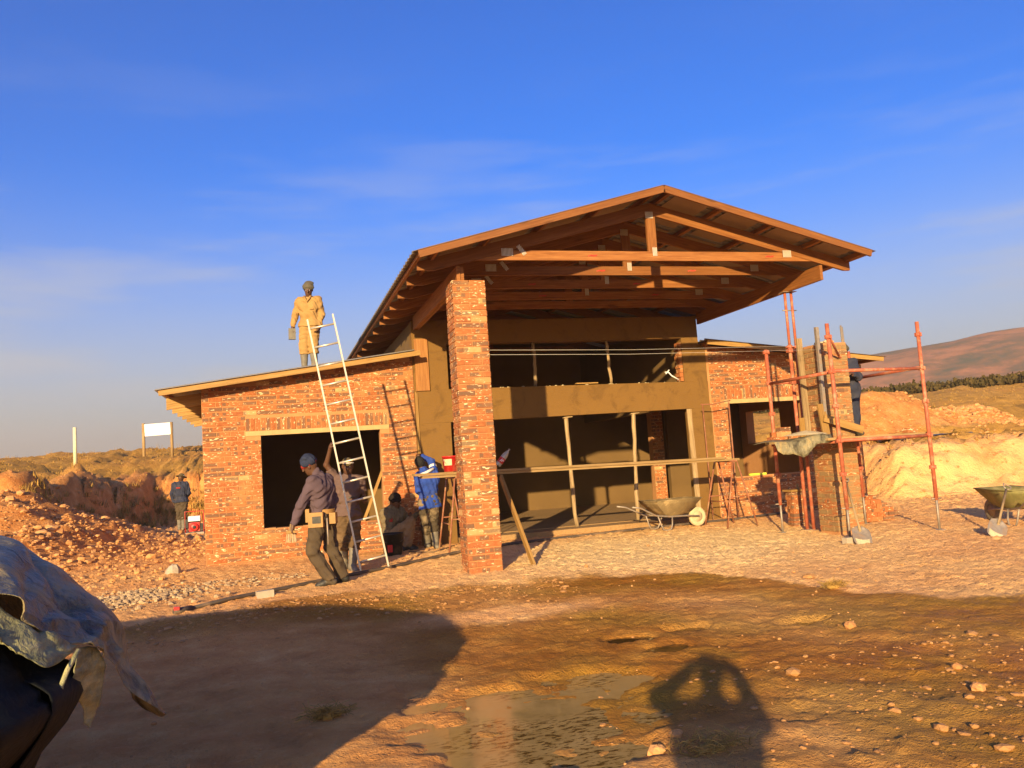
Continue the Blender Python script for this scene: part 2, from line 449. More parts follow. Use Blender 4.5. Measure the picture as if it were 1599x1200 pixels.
MT['grass'] = k.set(Base_Color=k.mix(k.rnd(), (0.50, 0.29, 0.075), (0.27, 0.17, 0.045)), Roughness=0.9, Specular_IOR_Level=0.1)
k = NM('maize leaf')
MT['maize'] = k.set(Base_Color=k.mix(k.rnd(), (0.04, 0.033, 0.011), (0.10, 0.068, 0.022)), Roughness=0.9, Specular_IOR_Level=0.1)

k = NM('site ground')
P = k.pos()
at = k.n('ShaderNodeVertexColor'); at.layer_name = 'zone'
sp = k.n('ShaderNodeSeparateColor'); k.put(sp.inputs[0], at.outputs['Color'])
pale = at.outputs['Alpha']
wet, grs, red = sp.outputs[0], sp.outputs[1], sp.outputs[2]
big = k.noise(P, 0.55, 5, 0.6); mid = k.noise(P, 2.6, 5, 0.62); fin = k.noise(P, 19, 5, 0.7); grit = k.noise(P, 75, 3, 0.6)
dry = k.ramp(mid, [(0.25, (0.66, 0.33, 0.12)), (0.5, (0.84, 0.44, 0.17)), (0.75, (0.90, 0.53, 0.22))])
dry = k.mix(k.mr(big, 0.4, 0.7, 0, 0.6), dry, (0.92, 0.57, 0.22))
dry = k.mix(k.mr(grit, 0.58, 0.72, 0, 0.5), dry, (0.50, 0.25, 0.09))
redc = k.ramp(mid, [(0.3, (0.50, 0.18, 0.045)), (0.55, (0.66, 0.285, 0.08)), (0.75, (0.76, 0.41, 0.15))])
redc = k.mix(k.mr(fin, 0.5, 0.7, 0, 0.5), redc, (0.72, 0.42, 0.17))
dry = k.mix(k.math('MULTIPLY', pale, 0.9), dry, k.mix(fin, (0.90, 0.60, 0.26), (0.97, 0.72, 0.36)))
c = k.mix(red, dry, redc)
gc = k.ramp(k.noise(P, 1.4, 6, 0.7), [(0.3, (0.30, 0.16, 0.03)), (0.5, (0.52, 0.275, 0.055)), (0.7, (0.64, 0.345, 0.075))])
gc = k.mix(k.mr(k.noise(P, 0.22, 4), 0.45, 0.65, 0, 0.6), gc, (0.62, 0.29, 0.06))
c = k.mix(grs, c, gc)
wc = k.ramp(mid, [(0.25, (0.26, 0.095, 0.014)), (0.5, (0.36, 0.15, 0.024)), (0.75, (0.46, 0.225, 0.044))])
wc = k.mix(k.mr(big, 0.42, 0.62, 0, 0.75), wc, (0.34, 0.185, 0.026))
wc = k.mix(k.mr(fin, 0.60, 0.72, 0, 0.4), wc, (0.58, 0.36, 0.11))
c = k.mix(k.mr(wet, 0.1, 0.9), c, wc)
ro = k.mix(k.mr(wet, 0.3, 1.0), (0.95,) * 3, k.mix(k.mr(mid, 0.35, 0.6), (0.42,) * 3, (0.8,) * 3))
hh = k.math('ADD', k.math('ADD', k.math('MULTIPLY', fin, 0.75), k.math('MULTIPLY', grit, 0.35)), k.math('MULTIPLY', k.noise(P, 6, 4, 0.6), 1.1))
bmp = k.bump(hh, 0.9, 0.05)
MT['ground'] = k.set(Base_Color=c, Roughness=ro, Specular_IOR_Level=0.10, Normal=bmp)
k = NM('wet mud clod')
MT['mud'] = k.set(Base_Color=k.mix(k.noise(k.pos(), 14, 4), (0.30, 0.135, 0.035), (0.48, 0.25, 0.085)), Roughness=0.8, Normal=k.bump(k.noise(k.pos(), 60, 3), 0.6, 0.01))
k = NM('muddy water')
_n = k.noise(k.pos(), 6, 4)
_fl = k.math('MULTIPLY', k.mr(k.noise(k.vm(k.pos(), (9, 22, 1)), 1.5, 5, 0.7), 0.50, 0.58), k.mr(k.noise(k.pos(), 1.3, 3), 0.42, 0.58))
MT['water'] = k.set(Base_Color=k.mix(_fl, k.mix(_n, (0.28, 0.175, 0.05), (0.44, 0.31, 0.12)), (0.10, 0.055, 0.013)), Roughness=k.mr(_n, 0.35, 0.65, 0.03, 0.20), Specular_IOR_Level=0.6, Normal=k.bump(k.noise(k.vm(k.pos(), (1, 1, 1)), 9, 3), 0.05, 0.01))
k = NM('dark pool water')
MT['pool'] = k.set(Base_Color=(0.075, 0.04, 0.010), Roughness=0.06, Specular_IOR_Level=0.5, Normal=k.bump(k.noise(k.pos(), 9, 3), 0.05, 0.01))
k = NM('far hillside')
_n = k.noise(k.pos(), 0.012, 6, 0.62)
_n2 = k.noise(k.pos(), 0.06, 6, 0.7)
_c = k.ramp(k.math('ADD', k.math('MULTIPLY', _n, 0.6), k.math('MULTIPLY', _n2, 0.4)), [(0.40, (0.085, 0.085, 0.05)), (0.47, (0.20, 0.11, 0.055)), (0.53, (0.36, 0.155, 0.075)), (0.65, (0.44, 0.22, 0.10))])
MT['hill'] = k.set(Base_Color=_c, Roughness=1.0, Specular_IOR_Level=0.0)

# ---------------------------------------------------------------- mesh builder
WL = {}
def link(o, parent=None):
    COL.objects.link(o)
    if parent is not None:
        o.parent = parent
    return o
def tag(o, label=None, cat=None, group=None, kind=None):
    if label: o['label'] = label
    if cat: o['category'] = cat
    if group: o['group'] = group
    if kind: o['kind'] = kind
    return o
def empty(name, loc, label=None, cat=None, group=None, rz=0.0):
    o = bpy.data.objects.new(name, None)
    o.empty_display_size = 0.2
    o.location = loc; o.rotation_euler = (0, 0, rz)
    link(o); tag(o, label, cat, group)
    WL[o.name] = Vector(loc) if rz == 0 else Vector((0, 0, 0))
    return o
_g = (1 + 5 ** .5) / 2
ICO = [tuple(c_ / math.sqrt(1 + _g * _g) for c_ in p) for p in ((-1, _g, 0), (1, _g, 0), (-1, -_g, 0), (1, -_g, 0), (0, -1, _g), (0, 1, _g), (0, -1, -_g), (0, 1, -_g), (_g, 0, -1), (_g, 0, 1), (-_g, 0, -1), (-_g, 0, 1))]
ICF = [(0, 11, 5), (0, 5, 1), (0, 1, 7), (0, 7, 10), (0, 10, 11), (1, 5, 9), (5, 11, 4), (11, 10, 2), (10, 7, 6), (7, 1, 8), (3, 9, 4), (3, 4, 2), (3, 2, 6), (3, 6, 8), (3, 8, 9), (4, 9, 5), (2, 4, 11), (6, 2, 10), (8, 6, 7), (9, 8, 1)]
class MB:
    def __init__(s):
        s.v = []; s.f = []; s.uv = []; s.sm = []
    def add(s, vs, fs, uvs=None, smooth=False):
        b = len(s.v)
        s.v.extend([tuple(p) for p in vs])
        for i, f in enumerate(fs):
            s.f.append(tuple(j + b for j in f))
            s.uv.append(uvs[i] if uvs else [(vs[j][0], vs[j][2]) for j in f])
            s.sm.append(smooth)
        return s
    def beam(s, p0, p1, wd, ht, up=(0, 0, 1), ends=None):
        p0 = Vector(p0); p1 = Vector(p1)
        d = p1 - p0; L = d.length; d.normalize()
        u = Vector(up); sd_ = d.cross(u)
        if sd_.length < 1e-4:
            sd_ = d.cross(Vector((0, 1, 0)))
        sd_.normalize(); u = sd_.cross(d).normalized()
        vs = []
        for p in (p0, p1):
            for a, b in ((-1, -1), (1, -1), (1, 1), (-1, 1)):
                vs.append(p + sd_ * (a * wd / 2) + u * (b * ht / 2))
        fs = [(0, 1, 5, 4), (1, 2, 6, 5), (2, 3, 7, 6), (3, 0, 4, 7), (3, 2, 1, 0), (4, 5, 6, 7)]
        a, b = (wd, ht)
        uvs = [[(0, 0), (0, a), (L, a), (L, 0)], [(0, a), (0, a + b), (L, a + b), (L, a)], [(0, a + b), (0, 2 * a + b), (L, 2 * a + b), (L, a + b)],
               [(0, 2 * a + b), (0, 2 * a + 2 * b), (L, 2 * a + 2 * b), (L, 2 * a + b)], [(0, 0), (.02, 0), (.02, b), (0, b)], [(0, 0), (.02, 0), (.02, b), (0, b)]]
        fs = [tuple(reversed(f)) for f in fs]; uvs = [u_[::-1] for u_ in uvs]
        return s.add(vs, fs, uvs)
    def box(s, x0, x1, y0, y1, z0, z1):
        dx, dy, dz = x1 - x0, y1 - y0, z1 - z0
        if dx >= dy and dx >= dz:
            return s.beam((x0, (y0 + y1) / 2, (z0 + z1) / 2), (x1, (y0 + y1) / 2, (z0 + z1) / 2), dy, dz)
        if dy >= dz:
            return s.beam(((x0 + x1) / 2, y0, (z0 + z1) / 2), ((x0 + x1) / 2, y1, (z0 + z1) / 2), dx, dz)
        return s.beam(((x0 + x1) / 2, (y0 + y1) / 2, z0), ((x0 + x1) / 2, (y0 + y1) / 2, z1), dx, dy, up=(0, 1, 0))
    def prism(s, pts, ext):
        n = len(pts); e = Vector(ext)
        a = [Vector(p) for p in pts]; vs = a + [p + e for p in a]
        nrm = Vector((0, 0, 0))
        for i in range(n):
            nrm += a[i].cross(a[(i + 1) % n])
        flip = nrm.dot(e) > 0
        fs = [tuple(range(n)), tuple(range(2 * n - 1, n - 1, -1))]
        if flip:
            fs = [tuple(reversed(f)) for f in fs]
        ax = (a[1] - a[0]).normalized(); ay = nrm.normalized().cross(ax)
        uvs = [[((vs[j]).dot(ax), (vs[j]).dot(ay)) for j in f] for f in fs]
        for i in range(n):
            j = (i + 1) % n
            q = (i, n + i, n + j, j)
            if flip: q = tuple(reversed(q))
            fs.append(q)
            L = (a[j] - a[i]).length; h = e.length
            m = {i: (0, 0), j: (L, 0), n + i: (0, h), n + j: (L, h)}
            uvs.append([m[x] for x in q])
        return s.add(vs, fs, uvs)
    def tube(s, pts, r, n=8, cap=True):
        pts = [Vector(p) for p in pts]
        rs = r if isinstance(r, (list, tuple)) else [r] * len(pts)
        vs = []; L = 0; Ls = []
        ref = None
        for i, p in enumerate(pts):
            if i: L += (p - pts[i - 1]).length
            Ls.append(L)
            d = (pts[min(i + 1, len(pts) - 1)] - pts[max(i - 1, 0)]).normalized()
            if ref is None:
                ref = d.orthogonal().normalized()
            ref = (ref - d * ref.dot(d)).normalized()
            b = d.cross(ref)
            for k_ in range(n):
                t = 2 * PI * k_ / n
                vs.append(p + (ref * math.cos(t) + b * math.sin(t)) * rs[i])
        fs = []; uvs = []
        for i in range(len(pts) - 1):
            for k_ in range(n):
                a, b2 = i * n + k_, i * n + (k_ + 1) % n
                fs.append((a, b2, b2 + n, a + n))
                t0, t1 = k_ / n * 6.28 * rs[i], (k_ + 1) / n * 6.28 * rs[i]
                uvs.append([(Ls[i], t0), (Ls[i], t1), (Ls[i + 1], t1), (Ls[i + 1], t0)])
        s.add(vs, fs, uvs, True)
        if cap:
            b = len(s.v) - len(vs)
            for ring, rev in ((0, True), (len(pts) - 1, False)):
                f = [b + ring * n + k_ for k_ in range(n)]
                if rev: f.reverse()
                s.f.append(tuple(f)); s.uv.append([(0, 0)] * n); s.sm.append(False)
        return s
    def lathe(s, prof, c=(0, 0, 0), ax=(0, 0, 1), n=16, smooth=True):
        q = Vector((0, 0, 1)).rotation_difference(Vector(ax))
        c = Vector(c); vs = []
        for r, z in prof:
            for k_ in range(n):
                t = 2 * PI * k_ / n
                vs.append(c + q @ Vector((r * math.cos(t), r * math.sin(t), z)))
        fs = []
        for i in range(len(prof) - 1):
            for k_ in range(n):
                a, b = i * n + k_, i * n + (k_ + 1) % n
                fs.append((a, b, b + n, a + n))
        s.add(vs, fs, None, smooth)
        return s
    def grid(s, rows, smooth=True):
        nr, nc = len(rows), len(rows[0])
        vs = [Vector(p) for r_ in rows for p in r_]
        fs = [(i * nc + j, i * nc + j + 1, (i + 1) * nc + j + 1, (i + 1) * nc + j) for i in range(nr - 1) for j in range(nc - 1)]
        return s.add(vs, fs, None, smooth)
    def rock(s, c, r, sx=1, sy=1, sz=0.75):
        a = random.random() * 6.28; ca, sa = math.cos(a), math.sin(a)
        sx *= random.uniform(.8, 1.3); sz *= random.uniform(.75, 1.15)
        vs = []
        for x, y, z in ICO:
            q = r * random.uniform(0.78, 1.12)
            x, y, z = x * sx * q, y * sy * q, z * sz * q
            vs.append((c[0] + x * ca - y * sa, c[1] + x * sa + y * ca, c[2] + z))
        return s.add(vs, ICF, [[(0, 0)] * 3] * 20)
    def mesh(s, name, mat, off=(0, 0, 0)):
        me = bpy.data.meshes.new(name)
        ox, oy, oz = off
        me.from_pydata([(x - ox, y - oy, z - oz) for x, y, z in s.v], [], s.f)
        ul = me.uv_layers.new(name='UVMap')
        flat = [c for u in s.uv for p in u for c in p]
        ul.data.foreach_set('uv', flat)
        me.polygons.foreach_set('use_smooth', s.sm)
        me.materials.append(mat)
        me.update()
        return me
    def build(s, name, mat, parent=None, loc=None):
        if isinstance(mat, str): mat = MT[mat]
        off = (0, 0, 0)
        if parent is not None:
            off = WL.get(parent.name, Vector((0, 0, 0)))
        o = bpy.data.objects.new(name, s.mesh(name, mat, off if loc is None else loc))
        if loc is not None:
            o.location = Vector(loc) - Vector(off) if parent is not None else loc
        link(o, parent)
        WL[o.name] = Vector(off) if loc is None else Vector(loc)
        return o

# ---------------------------------------------------------------- ground sheet
gx = graded(-5.0, 8.6, 0.040, (-1600, 1600), 1.035)
gy = graded(-8.6, 4.2, 0.040, (-300, 1900), 1.035)
GX, GY = np.meshgrid(gx, gy)
GZ = terrain(GX, GY)
# loose, clotted surface: relief of the size of the mesh itself
CX, CY = np.meshgrid(np.gradient(gx), np.gradient(gy))
cell = np.minimum(np.sqrt(CX * CY), 0.45)
def blur(a):
    return (a + np.roll(a, 1, 0) + np.roll(a, 1, 1) + np.roll(np.roll(a, 1, 0), 1, 1)) / 4
jit = rng.normal(size=GX.shape)
jit = 0.62 * jit + 1.6 * blur(blur(rng.normal(size=GX.shape)))
_wt = sst(0.1, -0.3, GY - np.interp(GX, WX, WY))
_in = (GX > -3.7) & (GX < 9.8) & (GY > 3.75) & (GY < 10.4)
_pd = np.zeros_like(GX)
for (px, py, rx, ry, dep) in PUDS:
    _pd = np.maximum(_pd, np.exp(-((GX - px) / rx) ** 4 - ((GY - py) / ry) ** 4))
patch = 0.6 + 1.0 * (fbm(GX * 0.9, GY * 0.9, 3, 141) + 0.5)
GZ = GZ + np.where(_in, 0, cell * 0.235 * patch * jit * (1 - 0.45 * _wt) * (1 - 0.8 * _pd) * (1 + 0.9 * sst(-1.0, -0.2, bank_d(GX, GY)) * (1 - sst(1.5, 3, bank_d(GX, GY)))))
d_ = bank_d(GX, GY) + 0.7 * fbm(GX * 0.6, GY * 0.6, 3, 3)
wetm = sst(0.22, -0.35, GY - np.interp(GX, WX, WY) + 0.9 * fbm(GX * 1.3, GY * 1.3, 4, 81))
wetm = wetm * (0.72 + 0.75 * fbm(GX * 0.55, GY * 0.55, 3, 85)) 
dryp = np.exp(-((GX + 0.2) / 0.9) ** 2 - ((GY + 2.9) / 0.35) ** 2)
wetm = np.clip(wetm - 0.75 * dryp, 0, 1)
wetm = wetm * (1 - 0.62 * sst(-0.9, -1.9, GX + 0.15 * (GY + 5) + 0.8 * fbm(GX, GY, 3, 161)) * sst(-1.6, -2.6, GY))
spl = np.exp(-((GX + 0.0) / 2.2) ** 2 - ((GY - 3.6) / 0.45) ** 2)
wetm = np.clip(wetm + 0.55 * spl * (fbm(GX * 2, GY * 2, 3, 90) > 0.03), 0, 1)
grm = sst(0.9, 2.2, d_ + 1.2 * fbm(GX * 0.5, GY * 0.5, 3, 95))
hp = np.exp(-((GX + 7.6) / 2.3) ** 2 - ((GY - 8.6) / 4.0) ** 2) + np.exp(-((GX - 15.6) / 2.4) ** 2 - ((GY - 10.2) / 1.6) ** 2) + np.exp(-((GX - 18.6) / 1.4) ** 2 - ((GY - 10.2) / 0.9) ** 2) \
    + np.exp(-((GX - 13.2) / 1.5) ** 2 - ((GY - 9.6) / 1.4) ** 2)
hp = np.clip(hp * 1.5, 0, 1)
grm = np.clip(grm * (1 - sst(0.25, 0.6, hp)), 0, 1)
redm = np.clip(hp + sst(-1.5, -0.3, d_) * (1 - sst(1.2, 2.4, d_)) * (GX < 6) + 0.5 * sst(-1.0, -3.5, GX) * sst(-2.5, 0, GY) * 0.6 + 0.75 * sst(-0.7, -1.6, GX) * sst(-1.4, -2.4, GY) + (GX > 8) * sst(-1.5, 0.5, d_) * sst(-0.05, 0.2, fbm(GX * 0.5, GY * 0.5, 4, 151)) * 0.9, 0, 1)  # near-left term also reddens the soil to warm the pile's shadow
ny, nx = GX.shape
me = bpy.data.meshes.new('ground')
co = np.stack([GX, GY, GZ], -1).reshape(-1, 3).astype(np.float32)
ii = np.arange(ny * nx).reshape(ny, nx)
q = np.stack([ii[:-1, :-1], ii[:-1, 1:], ii[1:, 1:], ii[1:, :-1]], -1).reshape(-1, 4)
me.vertices.add(len(co)); me.vertices.foreach_set('co', co.ravel())
me.loops.add(q.size); me.loops.foreach_set('vertex_index', q.ravel().astype(np.int32))
me.polygons.add(len(q)); me.polygons.foreach_set('loop_start', np.arange(0, q.size, 4, dtype=np.int32))
me.polygons.foreach_set('use_smooth', np.ones(len(q), bool))
ca = me.color_attributes.new('zone', 'FLOAT_COLOR', 'POINT')
palem = np.exp(-((GX - 3.2) / 2.6) ** 2 - ((GY - 0.6) / 2.0) ** 2) * 1.5 + 0.12 * np.exp(-((GX - 13.5) / 3.0) ** 2 - ((GY - 4.6) / 1.4) ** 2)
palem = np.clip(palem * (0.55 + 1.1 * (fbm(GX * 0.9, GY * 0.9, 4, 171) + 0.4)), 0, 1)
za = np.stack([wetm, grm, redm, palem], -1).reshape(-1, 4).astype(np.float32)
ca.data.foreach_set('color', za.ravel())
me.materials.append(MT['ground']); me.update(calc_edges=True); me.validate()
go = bpy.data.objects.new('ground', me); link(go); tag(go, kind='structure')
for (px, py, rx, ry, dep) in PUDS:
    mb = MB()
    q_ = ((GX - px) / rx) ** 2 + ((GY - py) / ry) ** 2
    z = float(np.percentile(GZ[q_ < 1.0], 62 if rx > 0.5 else 66))
    mb.add([(px + rx * 1.25 * math.cos(t), py + ry * 1.25 * math.sin(t), z) for t in np.linspace(0, 2 * PI, 25)[:-1]], [tuple(range(24))])
    tag(mb.build('puddle', 'water' if rx > 0.5 else 'pool'), kind='structure')
# far hillside on the right
mb = MB(); rows = []
for i, r_ in enumerate(np.linspace(330, 1150, 60)):
    row = []
    for j, a in enumerate(np.linspace(16, 84, 150)):
        t = i / 59
        prof = np.interp(a, [16, 24, 30, 34, 38, 43, 48, 60, 84], [1.5, 3.2, 4.4, 5.0, 5.45, 5.8, 6.0, 6.1, 5.0])
        top = 640 * math.tan(R(float(prof)))
        z = -3 + 1.05 * top * float(sst(0.0, 0.42, np.array(t))) * (1 - 0.35 * float(sst(0.5, 1, np.array(t)))) + 5 * float(fbm(np.array(a * 0.3), np.array(r_ * 0.014), 5, 101)) * min(1, t * 4)
        row.append((CAMP.x + r_ * math.sin(R(a)), CAMP.y + r_ * math.cos(R(a)), z))
    rows.append(row)
mb.grid(rows)
tag(mb.build('hills', 'hill'), kind='structure')
# ================================================================ HOUSE
YW = 4.0
house = empty('house', (3.0, 4.0, 0.0), 'half-built red brick house with a timber porch gable and two lean-to wings', 'house')
HP = {}
def hpart(name, mat, mb, parent=None, label=None):
    o = mb.build(name, mat, parent or house)
    if label: o['label'] = label
    return o

# --- bricks
BT = {}
def brick_tmpl(L, H=0.073, D=0.05, mat='brick', var=0, vertical=False):
    key = (round(L, 3), round(H, 3), mat, var)
    if key in BT: return BT[key]
    rr = random.Random(hash(key) & 0xffff)
    h, z = L / 2, H / 2
    c = 0.004
    j = lambda: rr.uniform(-0.0015, 0.0015)
    vs = [(-h + c, 0 + j(), -z + c), (h - c, 0 + j(), -z + c), (h - c, 0 + j(), z - c), (-h + c, 0 + j(), z - c),
          (-h + j(), c, -z + j()), (h + j(), c, -z + j()), (h + j(), c, z + j()), (-h + j(), c, z + j()),
          (-h, D, -z), (h, D, -z), (h, D, z), (-h, D, z)]
    fs = [(0, 1, 2, 3), (4, 5, 1, 0), (5, 6, 2, 1), (6, 7, 3, 2), (7, 4, 0, 3), (8, 9, 5, 4), (9, 10, 6, 5), (10, 11, 7, 6), (11, 8, 4, 7)]
    m = MB()
    if vertical:
        m.add(vs, fs, [[(vs[q_][2], vs[q_][0]) for q_ in f] for f in fs])
    else:
        m.add(vs, fs, [[(vs[q_][0], vs[q_][2]) for q_ in f] for f in fs])
    BT[key] = (m, m.mesh('brick', MT[mat]))
    return BT[key]
def runs(length, z0, ztop, openings, course=0.0855, blen=0.225, joint=0.011, phase=0):
    out = []
    nrow = int((max(ztop(0), ztop(length)) - z0) / course) + 2
    for r_ in range(nrow):
        zc = z0 + (r_ + 0.5) * course
        x = -(blen / 2 if (r_ + phase) % 2 else 0)
        while x < length:
            a, b = max(x, 0), min(x + blen, length)
            x += blen
            segs = [(a, b)]
            for (u0, u1, za, zb) in openings:
                if zb <= zc - 0.02 or za >= zc + 0.02: continue
                ns = []
                for (p, q_) in segs:
                    if q_ <= u0 or p >= u1: ns.append((p, q_)); continue
                    if p < u0: ns.append((p, u0))
                    if q_ > u1: ns.append((u1, q_))
                segs = ns
            for (p, q_) in segs:
                if q_ - p < 0.035: continue
                if zc + course / 2 > ztop((p + q_) / 2) : continue
                out.append(((p + q_) / 2, zc, q_ - p - joint, False))
    return out
def brick_xf(P0, ux, rz, it):
    u, zc, L, vert = it
    p = Vector(P0) + Vector(ux) * u
    return Vector((p.x, p.y, zc)), rz
def place_bricks(items, P0, ux, rz, parent, mat, limit, stuff=None, jit=0.003):
    off = WL[parent.name]
    nrm = Vector((math.sin(rz), -math.cos(rz), 0))
    n = 0
    for it in items:
        u, zc, L, vert = it
        p, _ = brick_xf(P0, ux, rz, it)
        p = p + nrm * (random.uniform(-jit, jit) + 0.002)
        if vert:
            m, me_ = brick_tmpl(0.073, 0.215, mat=mat, var=random.randrange(2), vertical=True)
            sx = 1.0
        else:
            base = 0.214 if L > 0.13 else 0.102
            m, me_ = brick_tmpl(base, mat=mat, var=random.randrange(3))
            sx = L / base
        if n < limit:
            o = bpy.data.objects.new('brick', me_)
            o.location = p - off
            o.rotation_euler = (random.uniform(-.006, .006), random.uniform(-.008, .008), rz + random.uniform(-.006, .006))
            o.scale = (sx, 1, random.uniform(0.97, 1.03))
            link(o, parent)
            n += 1
        elif stuff is not None:
            ca, sa = math.cos(rz), math.sin(rz)
            tz = random.uniform(-.008, .008)
            stuff.add([(p.x + (x * sx) * ca - y * sa, p.y + (x * sx) * sa + y * ca, p.z + z + x * tz) for x, y, z in m.v], m.f, m.uv)
    return n

# --- left wing front wall: mortar core, bricks laid on it
wl_top = lambda X: 3.035 + 0.126 * (X + 3.6)
mb = MB()
Tk = 0.22
def wallpoly(mb, pts, y0=YW + 0.006, t=Tk - 0.006):
    mb.prism([(x, y0, z) for x, z in pts], (0, t, 0))
wallpoly(mb, [(-3.61, -0.3), (-2.66, -0.3), (-2.66, 2.18), (-3.61, 2.18)])
wallpoly(mb, [(-2.66, -0.3), (-0.60, -0.3), (-0.60, 0.56), (-2.66, 0.56)])
wallpoly(mb, [(-0.60, -0.3), (0.05, -0.3), (0.05, 2.18), (-0.60, 2.18)])
wallpoly(mb, [(-3.61, 2.18), (0.05, 2.18), (0.05, wl_top(0.05)), (-3.61, wl_top(-3.61))])
left_wall = hpart('brick_wall', 'mortar', mb, label='left wing front wall with a large open window')
items = runs(3.66, -0.03, lambda u: wl_top(u - 3.61), [(0.95, 3.01, 0.56, 2.18), (0.70, 3.17, 2.17, 2.49)])
for kx in range(29):
    items.append((0.70 + 0.0425 + kx * 0.085, 2.26 + 0.115, 0.073, True))
items.sort(key=lambda t: (-(t[2]) if not t[3] else -0.2) + (2 if t[1] > wl_top(t[0] - 3.61) - 0.14 else 0))
facing = MB()
place_bricks(items, (-3.61, YW, 0), (1, 0, 0), 0, left_wall, 'brick', 298, facing)
hpart('lintel', 'lintel', MB().box(-2.91, -0.44, YW - 0.006, YW + 0.18, 2.18, 2.258))
mb = MB()
x = -2.655
while x < -0.62:
    L = random.uniform(0.10, 0.2)
    mb.box(x, min(x + L, -0.605), YW + random.uniform(-.004, .01), YW + Tk, 0.556, 0.575 + random.uniform(-.012, .018)); x += L + 0.006
hpart('window_sill', 'mortar', mb)
# left wing other walls
mb = MB()
mb.box(-3.61, -3.39, YW + Tk + .002, 10.2, -0.3, 2.74)
hpart('side_wall', 'mortar', mb)
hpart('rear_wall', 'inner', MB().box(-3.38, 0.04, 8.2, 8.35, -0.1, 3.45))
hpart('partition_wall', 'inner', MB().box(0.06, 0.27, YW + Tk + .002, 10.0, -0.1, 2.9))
# --- right wing front wall
wr_top = lambda X: 3.56 - 0.113 * (X - 5.9)
mb = MB()
wallpoly(mb, [(6.05, -0.3), (6.47, -0.3), (6.47, 2.33), (6.05, 2.33)])
wallpoly(mb, [(6.47, -0.3), (8.26, -0.3), (8.26, 0.84), (6.47, 0.84)])
wallpoly(mb, [(8.26, -0.3), (9.6, -0.3), (9.6, 2.33), (8.26, 2.33)])
wallpoly(mb, [(6.05, 2.33), (9.6, 2.33), (9.6, wr_top(9.6)), (6.05, wr_top(6.05))])
right_wall = hpart('brick_wall', 'mortar', mb, label='right wing front wall behind the scaffold')
items = runs(3.5, -0.03, lambda u: wr_top(u + 6.1), [(0.37, 2.16, 0.84, 2.33), (0.2, 2.4, 2.32, 2.64)])
for kx in range(26):
    items.append((0.2 + 0.0425 + kx * 0.085, 2.41 + 0.115, 0.073, True))
place_bricks(items, (6.1, YW, 0), (1, 0, 0), 0, right_wall, 'brick', 0, facing)
tag(facing.build('brick_facing', 'brick', house), kind='stuff')
hpart('lintel', 'lintel', MB().box(6.38, 8.42, YW - 0.006, YW + 0.18, 2.33, 2.41))
mb = MB(); mb.box(9.38, 9.6, YW + Tk + .002, 6.6, -0.3, 3.0); mb.box(9.38, 9.6, 6.602, 8.1, -0.3, 1.5); mb.box(9.38, 9.6, 6.602, 8.1, 2.32, 3.0); mb.box(9.38, 9.6, 8.102, 10.2, -0.3, 3.0)
hpart('side_wall', 'mortar', mb)
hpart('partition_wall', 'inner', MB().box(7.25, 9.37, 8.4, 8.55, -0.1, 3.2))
# --- centre front wall, plastered
mb = MB()
def pl(x0, x1, z0, z1, y0=YW - 0.004, y1=YW + Tk):
    mb.box(x0, x1, y0, y1, z0, z1)
def plw(x0, x1, z0, z1):
    wallpoly(mb, [(x0, z0), (x1, z0), (x1, z1), (x0, z1)], YW - 0.008, Tk + .008)
plw(0.055, 0.70, -0.3, 2.24); plw(5.60, 6.075, -0.3, 2.27)
wallpoly(mb, [(0.055, 2.24), (6.05, 2.27), (6.05, 2.81), (0.055, 2.86)], YW - 0.008, Tk + .008)
wallpoly(mb, [(0.055, 2.86), (0.70, 2.856), (0.70, 3.70), (0.055, 3.70)], YW - 0.008, Tk + .008)
wallpoly(mb, [(5.53, 2.816), (6.045, 2.81), (6.045, 3.545), (5.53, 3.545)], YW - 0.008, Tk + .008)
wallpoly(mb, [(5.53, 3.545), (5.90, 3.545), (5.90, 3.70), (5.53, 3.70)], YW - 0.008, Tk + .008)
wallpoly(mb, [(0.055, 3.70), (5.90, 3.70), (5.90, 4.14), (0.055, 4.14)], YW - 0.008, Tk + .008)
hpart('plastered_wall', 'plaster', mb)
# bare brick reveal at the right of the upper opening
mb = MB()
for i in range(9):
    mb.box(5.47 - 0.02 * (i % 2), 5.528, YW + 0.02, YW + 0.2, 2.83 + i * 0.088, 2.83 + i * 0.088 + 0.08)
hpart('brick_reveal', 'brick', mb)
mb = MB()
for i in range(24):
    x = random.uniform(1.3, 5.5)
    mb.rock((x, YW + random.uniform(.02, .12), 2.845 - 0.008 * (x - 1.3) + 0.005), random.uniform(0.012, 0.03), 1.3, 1, 0.8)
tag(mb.build('mortar_crumbs', 'cement', house), kind='stuff')
# inside walls and floor
mb = MB()
mb.box(0.28, 5.58, YW + Tk + .002, 10.0, 0.06, 0.14)
mb.box(5.58, 9.37, YW + Tk + .002, 10.0, 0.055, 0.135)
mb.box(-3.38, 0.05, YW + Tk + .002, 8.19, 0.055, 0.135)
hpart('floor_slab', 'floor', mb)
hpart('porch_step', 'floor', MB().box(0.72, 5.58, YW - 0.30, YW + Tk + .001, -0.1, 0.128))
mb = MB()
mb.box(0.06, 7.20, 10.0, 10.15, -0.1, 4.15); mb.box(7.20, 9.37, 10.0, 10.15, -0.1, 3.3)
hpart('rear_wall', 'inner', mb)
mb = MB()
mb.prism([(-0.4, 10.02, 4.152), (6.5, 10.02, 4.152), (3.09, 10.02, 5.10)], (0, 0.1, 0))
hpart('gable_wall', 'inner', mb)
mb = MB(); mb.box(5.62, 5.84, YW + Tk + .002, 10.0, 2.42, 4.13)
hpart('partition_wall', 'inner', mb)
mb = MB(); mb.box(0.062, 0.272, YW + Tk + .002, 10.0, 2.902, 4.13)
